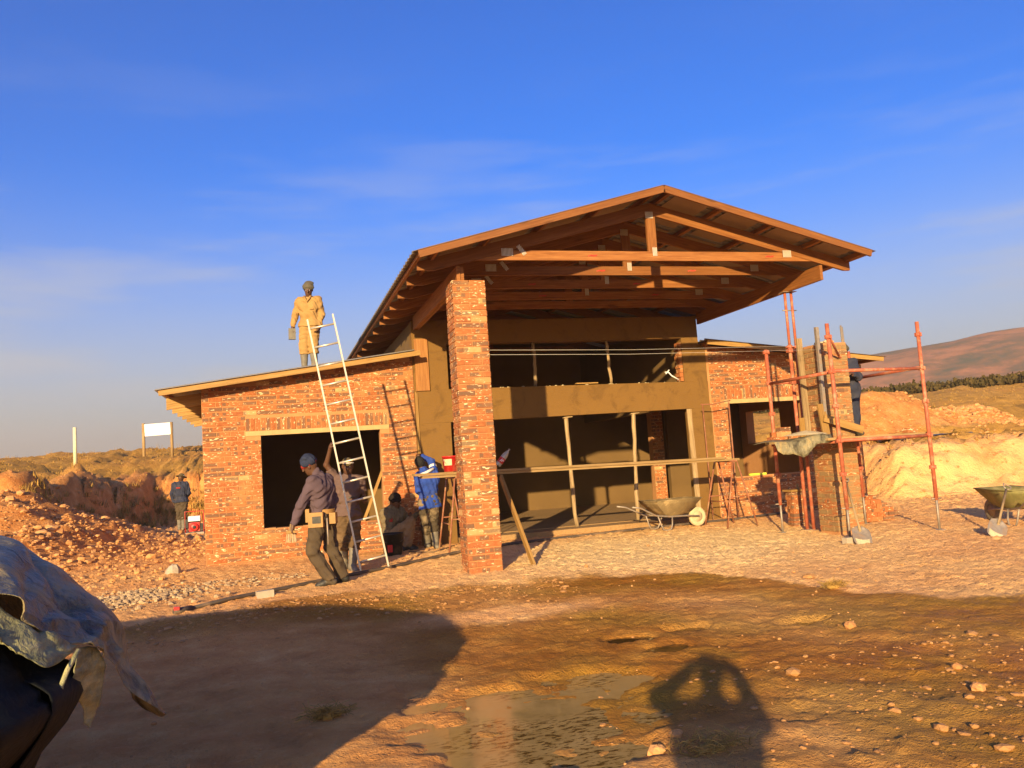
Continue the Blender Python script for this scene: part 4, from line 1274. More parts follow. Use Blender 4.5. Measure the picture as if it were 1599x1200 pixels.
for (a0, b0, a1, b1) in ((-.025, .075, -.012, .135), (-.012, .135, .0, .085), (.0, .085, .012, .13), (.012, .13, .027, .10)):
    pa = q0 + ax * b0 + sd1 * a0 + nrm * .0535; pb = q0 + ax * b1 + sd1 * a1 + nrm * .0535
    m.beam(pa, pb, 0.007, 0.004, up=nrm)
m.build('lettering', 'white', bt)
m = MB(); m.lathe([(0, .312), (.017, .312), (.017, .335), (0, .335)], q0, ax, 10); m.build('cap', 'steel', bt)
zb_ = gz(-0.62, 3.0)
bbk = bucket('black_bucket', -0.62, 2.95, zb_, 0.15, 0.175, 0.36, 'black', 'battered black bucket with a red patch beside the crouching worker')
m = MB(); rows = []
for zz in (0.06, 0.12, 0.18):
    rows.append([(-.62 + (0.15 + .025 * zz / .36 + .004) * math.cos(a), 2.95 + (0.15 + .025 * zz / .36 + .004) * math.sin(a), zb_ + zz) for a in np.linspace(R(232), R(262), 7)])
m.grid(rows); m.build('patch', 'red', bbk)

# --- ladder, held upright
lad = empty('ladder', (-1.13, 1.2, -0.02), 'tall aluminium ladder held upright and tilted in front of the left window', 'ladder')
L0, L1 = Vector((-1.315, 1.16, gz(-1.3, 1.16))), Vector((-1.905, 1.37, 3.72))
R0, R1 = Vector((-0.935, 1.10, gz(-.93, 1.1) + 0.05)), Vector((-1.54, 1.31, 3.79))
for a, b in ((L0, L1), (R0, R1)):
    m = MB(); m.beam(a, b, 0.023, 0.048, up=(0, 1, 0)); m.build('rail', 'alu', lad)
for i in range(13):
    t = 0.045 + i * 0.0765
    m = MB(); m.tube([L0.lerp(L1, t), R0.lerp(R1, t - 0.002)], 0.0155, 8); m.build('rung', 'alu', lad)

# --- wheelbarrows
def barrow(label, mat, loc, rz, handles=True, s_=1.0, sheet_mat=None):
    root = empty('wheelbarrow', loc, label, 'wheelbarrow', None)
    root.scale = (s_, s_, s_)
    root.rotation_euler = (0, 0, rz); WL[root.name] = Vector((0, 0, 0))
    # local: +X towards the wheel, tray centred over origin
    # tray: loft of rectangles
    def ring(z, x0, x1, w0, w1):
        return [(x0, -w0, z), (x1 * .5 + x0 * .5, -(w0 + w1) / 2, z - .01), (x1, -w1, z), (x1 + .03, 0, z), (x1, w1, z), (x1 * .5 + x0 * .5, (w0 + w1) / 2, z - .01), (x0, w0, z), (x0 - .02, 0, z)]
    rings = [ring(.27, -.18, .22, .17, .14), ring(.36, -.30, .36, .25, .21), ring(.50, -.44, .50, .31, .28), ring(.565, -.47, .56, .33, .31)]
    inner = [[(x * .965, y * .965, z + .006) for x, y, z in r_] for r_ in rings[::-1]]
    allr = rings + inner
    m = MB(); rows = [r_ + [r_[0]] for r_ in allr]
    m.grid([list(r_) for r_ in rows])
    m.add(rings[0], [tuple(range(7, -1, -1))]); m.add(inner[-1], [tuple(range(8))])
    m.build('tray', mat, root)
    rim = rings[-1]
    m = MB(); m.tube(rim + [rim[0]], 0.011, 6, cap=False); m.build('tray_rim', mat, root)
    for sy in (-1, 1):
        m = MB(); m.tube([(-.98, sy * .29, .50), (-.80, sy * .285, .47), (-.45, sy * .23, .30), (-.1, sy * .17, .25), (.3, sy * .11, .235), (.62, sy * .07, .20)], 0.017, 8); m.build('handle', 'steel', root)
        m = MB(); m.tube([(-.40, sy * .22, .29), (-.34, sy * .23, .1), (-.30, sy * .235, .02), (-.22, sy * .235, .005), (-.14, sy * .235, .02), (-.10, sy * .225, .1), (-.06, sy * .18, .25)], 0.015, 7); m.build('leg', 'steel', root)
    m = MB(); m.lathe([(.105, -.03), (.15, -.042), (.185, -.03), (.19, 0), (.185, .03), (.15, .042), (.105, .03)], (.62, 0, .19), (0, 1, 0), 22); m.build('tyre', 'rubber' if mat != 'barrow' else 'cement', root)
    m = MB(); m.lathe([(0, -.035), (.03, -.035), (.04, -.02), (.105, -.028), (.105, .028), (.04, .02), (.03, .035), (0, .035)], (.62, 0, .19), (0, 1, 0), 18); m.build('wheel', 'cement' if mat == 'barrow' else 'steel', root)
    return root
barrow('cement crusted wheelbarrow standing in front of the porch step', 'barrow', (4.40, 2.85, gz(4.4, 2.85)), R(6), s_=.94)
m = MB(); rows = []
for i in range(5):
    rows.append([(4.36 + .42 * (1 - i / 4) * math.cos(a) + .03, 2.87 + .25 * (1 - i / 4) * math.sin(a), gz(4.4, 2.85) + .44 + .08 * (i / 4)) for a in np.linspace(0, 2 * PI, 13)])
m.grid(rows)
thing('mortar_load', 'cement', m, 'wet mortar load in the cement crusted wheelbarrow', 'mortar')
barrow('mud caked green wheelbarrow at the right edge with its tray towards the scaffold', 'barrow_green', (8.56, -0.66, gz(8.56, -.66)), R(76))

# --- shovels
def shovel(label, foot, top, face, lod=True):
    foot, top = Vector(foot), Vector(top)
    root = empty('shovel', tuple(foot), label, 'shovel')
    ax = (top - foot).normalized()
    f = Vector(face); f = (f - ax * f.dot(ax)).normalized(); sdv = ax.cross(f).normalized()
    rows = []
    for (t, wd) in ((0.0, .10), (.03, .118), (.12, .128), (.24, .125), (.30, .11), (.335, .06), (.36, .025)):
        rows.append([foot + ax * t + sdv * (wd * u) + f * (-.035 * (1 - u * u) + .02 * (t / .3)) for u in (-1, -.75, -.4, 0, .4, .75, 1)])
    m = MB(); m.grid(rows); b = m.build('blade', 'steel', root)
    sm = b.modifiers.new('thickness', 'SOLIDIFY'); sm.thickness = 0.003
    m = MB(); rows2 = [[p + f * 0.0025 for p in r_[1:6]] for r_ in rows[:3]]; m.grid(rows2); m.build('cement_crust', 'cement', root)
    L = (top - foot).length
    m = MB(); m.tube([foot + ax * .28, foot + ax * (L - .1)], 0.017, 8); m.build('handle', 'pole', root)
    m = MB(); e = foot + ax * (L - .1); g = foot + ax * L
    m.tube([e, e + ax * .04 - sdv * .05, g - sdv * .055, g + sdv * .055, e + ax * .04 + sdv * .05, e], 0.010, 6); m.build('grip', 'steel', root)
shovel('shovel leaning against the unfinished pillar with cement on its blade', (5.36, -1.12, gz(5.36, -1.12) + .0), (5.98, -0.04, 0.86), (-.35, -.9, .3))
shovel('shovel lying against the green wheelbarrow at the right edge', (7.08, -1.66, gz(7.1, -1.66)), (7.95, -1.12, 0.62), (-.3, -.9, .4))

# --- stones and concrete lumps
def stone(name, x, y, r_, label, mat='stone', sc=(1.2, 1, .8)):
    m = MB()
    me2 = MB(); random.seed(int(x * 1000) % 977 + 5)
    c = Vector((x, y, gz(x, y) + r_ * .35))
    rows = []
    for i in range(6):
        th = PI * (i + .0) / 5
        rows.append([c + Vector((r_ * sc[0] * math.sin(th) * math.cos(a), r_ * sc[1] * math.sin(th) * math.sin(a), r_ * sc[2] * math.cos(th))) * random.uniform(.82, 1.12) for a in np.linspace(0, 2 * PI, 9)[:-1]])
    for r2 in rows: r2.append(r2[0])
    m.grid(rows, False)
    return thing(name, mat, m, label, 'stone')
m = MB(); z = gz(-2.62, -.2); m.beam((-2.72, -.2, z + .035), (-2.52, -.16, z + .04), 0.10, 0.085)
thing('concrete_lump', 'concrete', m, 'small grey concrete block on the ground beside the black pipe', 'block')
m = MB(); z = gz(5.27, -.9); m.beam((5.20, -.92, z + .045), (5.34, -.90, z + .045), 0.09, 0.09)
thing('concrete_lump', 'concrete', m, 'small concrete block beside the shovel at the scaffold foot', 'block')
stone('rock', -4.05, 3.3, .13, 'grey rock on the sand left of the house corner', 'concrete', (1, 1, .9))
stone('rock', -0.62, -7.0, .045, 'brown rock on the near rim of the big puddle')
stone('rock', -0.45, -6.88, .035, 'small pale rock on the right rim of the big puddle')
stone('rock', 1.42, -7.0, .04, 'flat pale rock in the mud at the bottom right corner')
stone('rock', 1.66, -6.6, .03, 'light stone in the mud above the flat pale rock')
stone('rock', 1.95, -5.2, .045, 'small white stone in the mud right of the photographer shadow')
stone('mud_clod', 3.2, -2.9, .06, 'dark mud clod on the dry sand below the scaffold', 'mud', (1.3, 1, .5))

# --- pipe along the front
def gpt(x, y, dz=0.0): return (x, y, gz(x, y) + dz)
m = MB()
pts = [(-3.55, -.72), (-3.0, -.25), (-2.4, .22), (-1.65, .78), (-.9, 1.28), (-.2, 1.78), (.45, 2.25), (1.3, 2.75), (2.4, 3.05), (3.6, 3.2), (4.8, 3.3), (6.0, 3.45), (7.3, 3.6)]
m.tube([gpt(x, y, .022) for x, y in pts], 0.024, 8)
hs_ = empty('black_pipe', gpt(-3.55, -.72), 'long dusty black pipe lying across the sand in front of the house', 'pipe')
m.build('pipe', 'hose', hs_)
m = MB(); m.tube([gpt(-3.60, -.76, .025), gpt(-3.42, -.62, .025)], 0.034, 9); m.build('coupling', 'hose', hs_)
m = MB(); m.box(-3.60, -3.54, -.78, -.72, gz(-3.57, -.75) + .05, gz(-3.57, -.75) + .085); m.build('valve', 'red', hs_)
m = MB(); m.tube([gpt(-.35, 3.0, .012), gpt(.0, 2.55, .012), gpt(.25, 2.9, .012), gpt(.5, 3.35, .012)], 0.008, 5)
thing('rope', 'hose', m, 'thin dark rope on the ground by the grey rubber boots', 'rope')

# --- sign board, post, pump on the left
sgn = empty('sign_board', (-7.75, 31.55, gz(-7.75, 31.55)), 'blank white sign board on two wooden posts up on the grass', 'sign')
for x in (-8.36, -7.12):
    m = MB(); m.tube([(x, 31.6, gz(x, 31.6) - .2), (x, 31.6, 4.36)], 0.07, 8); m.build('post', 'plank', sgn)
m = MB(); m.beam((-8.30, 31.52, 4.02), (-7.16, 31.52, 4.06), 0.03, 0.56); m.build('panel', 'white', sgn)
m = MB(); m.tube([(-10.57, 28.1, gz(-10.57, 28.1) - .2), (-10.57, 28.1, gz(-10.57, 28.1) + 1.62)], 0.075, 9)
thing('marker_post', 'whitewood', m, 'lone pale wooden post on the grass slope left of the sign', 'post')
pm = empty('compactor', (-4.62, 13.6, gz(-4.6, 13.6)), 'red engine-driven machine with a white tank beside the house corner', 'machine')
pm.scale = (0.66, 0.66, 0.66)
z = gz(-4.6, 13.6)
m = MB(); m.box(-4.84, -4.42, 13.46, 13.8, z + .10, z + .46); m.lathe([(0, -.06), (.13, -.06), (.17, -.03), (.17, .02)], (-4.62, 13.44, z + .27), (0, 1, 0), 14); m.build('engine', 'red', pm)
m = MB(); m.lathe([(0, -.02), (.06, -.02), (.08, .0), (.08, .02)], (-4.62, 13.385, z + .27), (0, 1, 0), 10); m.build('starter', 'black', pm)
m = MB(); m.box(-4.42, -4.28, 13.5, 13.75, z + .12, z + .40); m.build('exhaust', 'black', pm)
m = MB(); m.box(-4.86, -4.40, 13.42, 13.8, z + .52, z + .72); m.build('fuel_tank', 'white', pm)
m = MB(); m.box(-4.98, -4.86, 13.45, 13.75, z + .25, z + .6); m.build('filter', 'black', pm)
m = MB(); m.tube([(-4.98, 13.5, z), (-4.98, 13.5, z + .92), (-4.26, 13.5, z + .92), (-4.26, 13.5, z)], 0.022, 7); m.build('frame', 'red', pm)
m = MB(); m.box(-5.0, -4.25, 13.4, 13.85, z - .02, z + .06); m.build('base', 'steel', pm)

# --- black rags on the red heaps
def rag(x, y, r_, label, mat='black'):
    m = MB(); rows = []
    for i in range(6):
        rows.append([(x + r_ * (1.6 * (i / 5) - .8) , y + .5 * r_ * (j / 5 - .5), gz(x, y) + .03 + .10 * r_ * random.random()) for j in range(6)])
    m.grid(rows); thing('plastic_scrap', mat, m, label, 'scrap')
rag(13.6, 7.6, .9, 'crumpled black plastic scrap below the red earth heap')
rag(14.6, 6.9, .8, 'grey plastic scrap on the bank behind the scaffold', 'plastic')
rag(19.2, 6.3, .5, 'dark bundle on the grass at the right edge')

# ================================================================ COVERED PILE (near left)
pile = empty('covered_pile', (-4.2, -7.9, -0.05), 'building material pile under dusty plastic sheeting at the lower left corner', 'covered pile')
def spl(rows, nu, nv):
    # bicubic (Catmull-Rom) resample of a control grid
    a = np.array(rows, float)
    def cr(arr, n):
        m_ = arr.shape[0]; out = []
        for k_ in range(n):
            t = k_ / (n - 1) * (m_ - 1); i = min(int(t), m_ - 2); f = t - i
            p0, p1, p2, p3 = arr[max(i - 1, 0)], arr[i], arr[i + 1], arr[min(i + 2, m_ - 1)]
            out.append(0.5 * ((2 * p1) + (-p0 + p2) * f + (2 * p0 - 5 * p1 + 4 * p2 - p3) * f * f + (-p0 + 3 * p1 - 3 * p2 + p3) * f ** 3))
        return np.array(out)
    a = cr(a, nu)
    a = np.swapaxes(cr(np.swapaxes(a, 0, 1), nv), 0, 1)
    return a
def sheet_grid(rows, nu, nv, mat, name, amp=0.012, fs=9.0, seed=0, thick=0.003, fold=(0, 0)):
    a = spl(rows, nu, nv)
    du = np.gradient(a, axis=0); dv = np.gradient(a, axis=1)
    n = np.cross(du, dv); n /= np.linalg.norm(n, axis=-1, keepdims=True) + 1e-9
    U, V = np.meshgrid(np.linspace(0, 1, nu), np.linspace(0, 1, nv), indexing='ij')
    d = amp * (2 * fbm(U * fs * 1.3 + V * 3, V * fs * 0.45, 4, seed, 0.55) + 1.2 * (0.5 - np.abs(2 * vnoise(U * fs * .9 - V * 2.2, V * 1.7, seed + 9) - 1)))
    cr_ = 0
    for i_ in range(7):
        r0 = np.random.default_rng(seed * 13 + i_)
        th, o_ = r0.uniform(-.9, .9), r0.uniform(.05, .95)
        q_ = (U - o_) * math.cos(th) + (V - .5) * math.sin(th) * .8 + 0.05 * fbm(U * 4, V * 4, 3, seed + i_)
        cr_ = cr_ + np.exp(-np.abs(q_) / .022) * r0.uniform(.6, 1.4) * r0.choice([-1, 1])
    d = (d + amp * .8 * cr_) * (1 - 0.8 * sst(0.5, 0.85, U)) if seed == 12 else d + amp * .8 * cr_
    a = a + n * d[..., None]
    m = MB(); m.grid([[tuple(p) for p in r_] for r_ in a])
    o = m.build(name, mat, pile)
    sm = o.modifiers.new('thickness', 'SOLIDIFY'); sm.thickness = thick; sm.offset = 0
    return o
# dark wrapped body of the stack (mostly outside the picture, throws the big shadow)
body = []
for (zz, gr) in ((-0.08, -0.42), (0.2, -0.34), (0.5, -0.18), (0.8, 0.0), (0.93, -0.07), (1.04, -0.22), (1.10, -0.5), (1.12, -1.0)):
    ring = []
    for (x, y) in ((-3.10, -8.25), (-3.07, -8.0), (-3.14, -7.75), (-3.55, -7.15), (-4.4, -6.6), (-5.8, -6.2), (-7.0, -6.7), (-7.4, -7.8), (-6.8, -9.0), (-5.0, -9.2), (-3.7, -8.9), (-3.22, -8.55), (-3.10, -8.25)):
        cx, cy = -5.1, -7.8
        dx, dy = x - cx, y - cy; L = math.hypot(dx, dy)
        ring.append((x + dx / L * gr, y + dy / L * gr, zz))
    body.append(ring)
sheet_grid(body, 40, 110, 'blacksheet', 'black_sheet', 0.028, 5.0, 4)
m = MB(); m.box(-6.4, -4.3, -8.2, -6.9, 0.95, 1.2); m.build('stacked_bags', 'blacksheet', pile)
top = [
    [(-7.140, -5.482, 0.822), (-7.015, -5.982, 1.409), (-6.890, -7.107, 1.459), (-6.765, -8.107, 1.384), (-6.640, -8.858, 1.134)],
    [(-4.890, -5.607, 0.822), (-4.890, -6.232, 1.384), (-4.765, -6.982, 1.434), (-4.640, -7.732, 1.384), (-4.515, -8.607, 1.184)],
    [(-3.702, -6.607, 0.822), (-3.640, -6.982, 1.209), (-3.590, -7.295, 1.316), (-3.490, -7.795, 1.284), (-3.340, -8.233, 1.178)],
    [(-3.390, -6.920, 0.822), (-3.327, -7.170, 1.097), (-3.302, -7.482, 1.199), (-3.252, -7.857, 1.153), (-3.184, -8.182, 1.078)],
    [(-3.215, -7.045, 0.784), (-3.177, -7.257, 1.009), (-3.165, -7.570, 1.109), (-3.140, -7.833, 1.059), (-3.096, -8.082, 0.991)],
    [(-3.065, -7.257, 0.759), (-3.052, -7.420, 0.909), (-3.052, -7.645, 1.016), (-3.052, -7.833, 0.978), (-3.034, -7.982, 0.941)],
    [(-3.015, -7.482, 0.709), (-3.009, -7.582, 0.809), (-3.009, -7.732, 0.891), (-3.009, -7.820, 0.884), (-3.002, -7.920, 0.903)],
    [(-2.965, -7.608, 0.659), (-2.958, -7.670, 0.734), (-2.958, -7.745, 0.803), (-2.967, -7.808, 0.803), (-2.980, -7.857, 0.822)],
    [(-2.890, -7.645, 0.609), (-2.890, -7.695, 0.659), (-2.896, -7.745, 0.722), (-2.915, -7.795, 0.728), (-2.958, -7.845, 0.766)],
    [(-2.852, -7.732, 0.634), (-2.852, -7.758, 0.644), (-2.855, -7.782, 0.653), (-2.871, -7.795, 0.672), (-2.890, -7.808, 0.691)]]
sheet_grid(top, 110, 70, 'plastic', 'grey_sheet', 0.020, 8.0, 12, 0.002)
yl = [
    [(-3.765, -8.420, 1.259), (-3.765, -8.508, 1.134), (-3.740, -8.508, 0.947)],
    [(-3.340, -8.233, 1.191), (-3.315, -8.307, 1.097), (-3.277, -8.307, 1.034)],
    [(-3.209, -8.195, 1.091), (-3.209, -8.270, 1.034), (-3.177, -8.258, 0.991)],
    [(-3.127, -8.120, 1.022), (-3.127, -8.207, 0.984), (-3.121, -8.220, 0.938)],
    [(-3.071, -8.045, 0.966), (-3.077, -8.082, 0.957), (-3.083, -8.095, 0.949)]]
sheet_grid(yl, 40, 16, 'yellowed', 'yellow_sheet', 0.010, 6, 31, 0.002)
yr = [
    [(-3.071, -8.033, 0.953), (-3.052, -7.982, 0.947), (-3.034, -7.945, 0.934)],
    [(-3.083, -8.058, 0.884), (-3.052, -7.957, 0.872), (-3.021, -7.895, 0.859)],
    [(-3.090, -8.033, 0.822), (-3.058, -7.957, 0.797), (-3.034, -7.895, 0.772)],
    [(-3.077, -7.957, 0.747), (-3.065, -7.933, 0.734), (-3.052, -7.895, 0.716)],
    [(-3.077, -7.939, 0.691), (-3.071, -7.933, 0.684), (-3.065, -7.926, 0.672)]]
sheet_grid(yr, 30, 14, 'yellowed', 'yellow_sheet', 0.005, 6, 37, 0.002)
m = MB(); m.tube([(-3.058, -8.095, 0.959), (-3.083, -8.133, 0.909), (-3.096, -8.158, 0.866), (-3.100, -8.170, 0.828)], 0.0085, 6)
m.build('cord', 'yellowed', pile)

# ================================================================ SCATTERED STUFF
m = MB()
for _ in range(2300):
    x, y = random.uniform(-5, 9), random.uniform(-8.5, 3.6)
    if -0.05 < x < 0.55 and -.05 < y < .5: continue
    if y < np.interp(x, WX, WY) and random.random() < .7: continue
    r_ = min(0.035, 0.004 * (1 + random.expovariate(1.0)))
    m.rock((x, y, gz(x, y) + r_ * .2), r_)
tag(m.build('pebbles', 'stone'), kind='stuff')
m = MB()
for _ in range(750):
    x, y = random.gauss(-4.25, .42), random.gauss(.75, .35)
    r_ = random.uniform(.012, .04); m.rock((x, y, gz(x, y) + r_ * .4), r_)
for _ in range(120):
    x, y = random.gauss(-3.0, .5), random.gauss(1.35, .25)
    r_ = random.uniform(.012, .035); m.rock((x, y, gz(x, y) + r_ * .3), r_)
tag(m.build('gravel', 'gravel'), kind='stuff')
m = MB()
for _ in range(2500):
    x, y = random.gauss(-7.0, 1.5), random.gauss(7.6, 3.2)
    if x > -4.2: continue
    r_ = min(.12, random.uniform(.008, .022) * (1 + random.expovariate(1.1))); m.rock((x, y, gz(x, y) + r_ * .3), r_)
for _ in range(900):
    x, y = random.uniform(-8.5, -3.8), random.uniform(1.5, 20)
    r_ = random.uniform(.012, .05); m.rock((x, y, gz(x, y) + r_ * .3), r_)
for _ in range(700):
    x, y = random.gauss(18.3, 1.0), random.gauss(9.9, .6)
    r_ = random.uniform(.02, .09); m.rock((x, y, gz(x, y) + r_ * .3), r_)
for _ in range(700):
    x, y = random.uniform(10.6, 17), random.uniform(3.6, 10)
    r_ = random.uniform(.015, .05); m.rock((x, y, gz(x, y) + r_ * .3), r_)
tag(m.build('rubble', 'stone'), kind='stuff')
# mud clods near the bottom edge
m = MB()
for _ in range(520):
    x, y = random.uniform(-1.0, 2.6), random.uniform(-8.0, -5.8)
    if random.random() < sst(-.6, 1.6, np.array(x)) * .8 + .25:
        r_ = min(.05, .006 * (1 + random.expovariate(.9))); m.rock((x, y, gz(x, y) + r_ * .15), r_, 1.2, 1, .6)
for _ in range(900):
    x = random.uniform(-4.2, .8); y = float(np.interp(x, WX, WY)) - abs(random.gauss(0, .8)) - .1
    r_ = min(.045, .006 * (1 + random.expovariate(.9)))
    m.rock((x, y, gz(x, y) + r_ * .15), r_, 1.2, 1, .6)
tag(m.build('mud_clods', 'mud'), kind='stuff')
# short dry grass
def tuft(m, x, y, h, n, lean=.5, w_=.006):
    z = gz(x, y)
    for _ in range(n):
        a = random.random() * 6.28; l = random.uniform(.1, lean) * h; hh_ = h * random.uniform(.5, 1.1)
        bx, by = x + random.uniform(-.5, .5) * h, y + random.uniform(-.5, .5) * h
        ex, ey = math.cos(a) * l, math.sin(a) * l
        px_, py_ = -math.sin(a) * w_, math.cos(a) * w_
        m.add([(bx - px_, by - py_, z - .02), (bx + px_, by + py_, z - .02), (bx + ex * .4 + px_ * .7, by + ey * .4 + py_ * .7, z + hh_ * .6), (bx + ex * .4 - px_ * .7, by + ey * .4 - py_ * .7, z + hh_ * .6), (bx + ex, by + ey, z + hh_)],
              [(0, 1, 2, 3), (3, 2, 4)], [[(0, 0)] * 4, [(0, 0)] * 3])
m = MB()
cnt = 0
while cnt < 4200:
    if random.random() < .62:
        x, y = random.uniform(-32, 2), random.uniform(11, 66)
    else:
        x, y = random.uniform(12, 50), random.uniform(5, 38)
    d0 = float(bank_d(np.array(x), np.array(y)))
    if d0 < 0.7: continue
    D_ = math.hypot(x - CAMP.x, y - CAMP.y)
    far = D_ > 60
    tuft(m, x, y, random.uniform(.06, .14) * (3.0 if D_ > 66 and x < 0 else 1), 6, .8, .012)
    cnt += 1
for _ in range(420):       # overhanging turf on the lip of the cut
    t = random.random()
    x, y = (-8.3 + 1.8 * t + random.gauss(0, .25), 12.4 + 7.8 * t) if random.random() < .6 else (random.uniform(-6.6, -3.5), 20.9 + random.gauss(0, .2))
    tuft(m, x, y, random.uniform(.12, .3), 12, 1.2, .012)
tag(m.build('dry_grass', 'grass'), kind='stuff')
m = MB()
for _ in range(130):
    x, y = random.uniform(-26, -2), random.uniform(62, 67)
    tuft(m, x, y, random.uniform(.3, 1.2), 4, .35, .02)
tag(m.build('tall_weeds', 'grass'), kind='stuff')
def clump(x, y, r_, label):
    m = MB()
    for _ in range(150):
        a = random.random() * 6.28; q_ = r_ * random.random() ** .6
        p = Vector((x + 1.5 * q_ * math.cos(a), y + .7 * q_ * math.sin(a), gz(x, y) + random.uniform(0, .05)))
        a2 = random.random() * 6.28; L = random.uniform(.04, .13)
        e = p + Vector((math.cos(a2) * L, math.sin(a2) * L * .8, random.uniform(-.01, .06)))
        m.tube([p, p.lerp(e, .5) + Vector((0, 0, .012)), e], 0.0022, 3, cap=False)
    for _ in range(10):
        a = random.random() * 6.28; q_ = r_ * .6 * random.random()
        m.rock((x + 1.3 * q_ * math.cos(a), y + .6 * q_ * math.sin(a), gz(x, y) + .015), random.uniform(.02, .04))
    thing('grass_clump', 'grass', m, label, 'grass clump')
clump(-0.36, -7.12, .17, 'uprooted dry grass clump lying in the photographer shadow')
clump(-2.18, -5.63, .09, 'small dark grass clump lying inside the large pile shadow')
clump(3.0, -3.6, .08, 'small weed tuft on the edge of the wet mud')
# maize strip across the right-hand field
m = MB()
for _ in range(9500):
    t = random.random()
    x = 30 + 75 * t ** 1.2; y = 45.5 - 0.66 * (x - 38) + random.uniform(-.5, 6.5)
    z = gz(x, y); h = 0.80 * (0.75 + 0.5 * float(vnoise(np.array(x * 1.3), np.array(y * .8), 5))) * random.uniform(.55, 1.0)
    for _k in range(5):
        a = random.random() * 6.28; z1 = z + h * random.uniform(.05, .9); L = random.uniform(.15, .34); w_ = random.uniform(.05, .12)
        ex, ey, ez = math.cos(a) * L, math.sin(a) * L, random.uniform(-.05, .22)
        m.add([(x - ey * .4, y + ex * .4, z1), (x + ex * .5 , y + ey * .5, z1 - w_), (x + ex, y + ey, z1 + ez), (x - ey * .2 + ex * .4, y + ex * .2 + ey * .4, z1 + w_ + ez)], [(0, 1, 2, 3)], [[(0, 0)] * 4])
tag(m.build('maize_strip', 'maize'), kind='stuff')
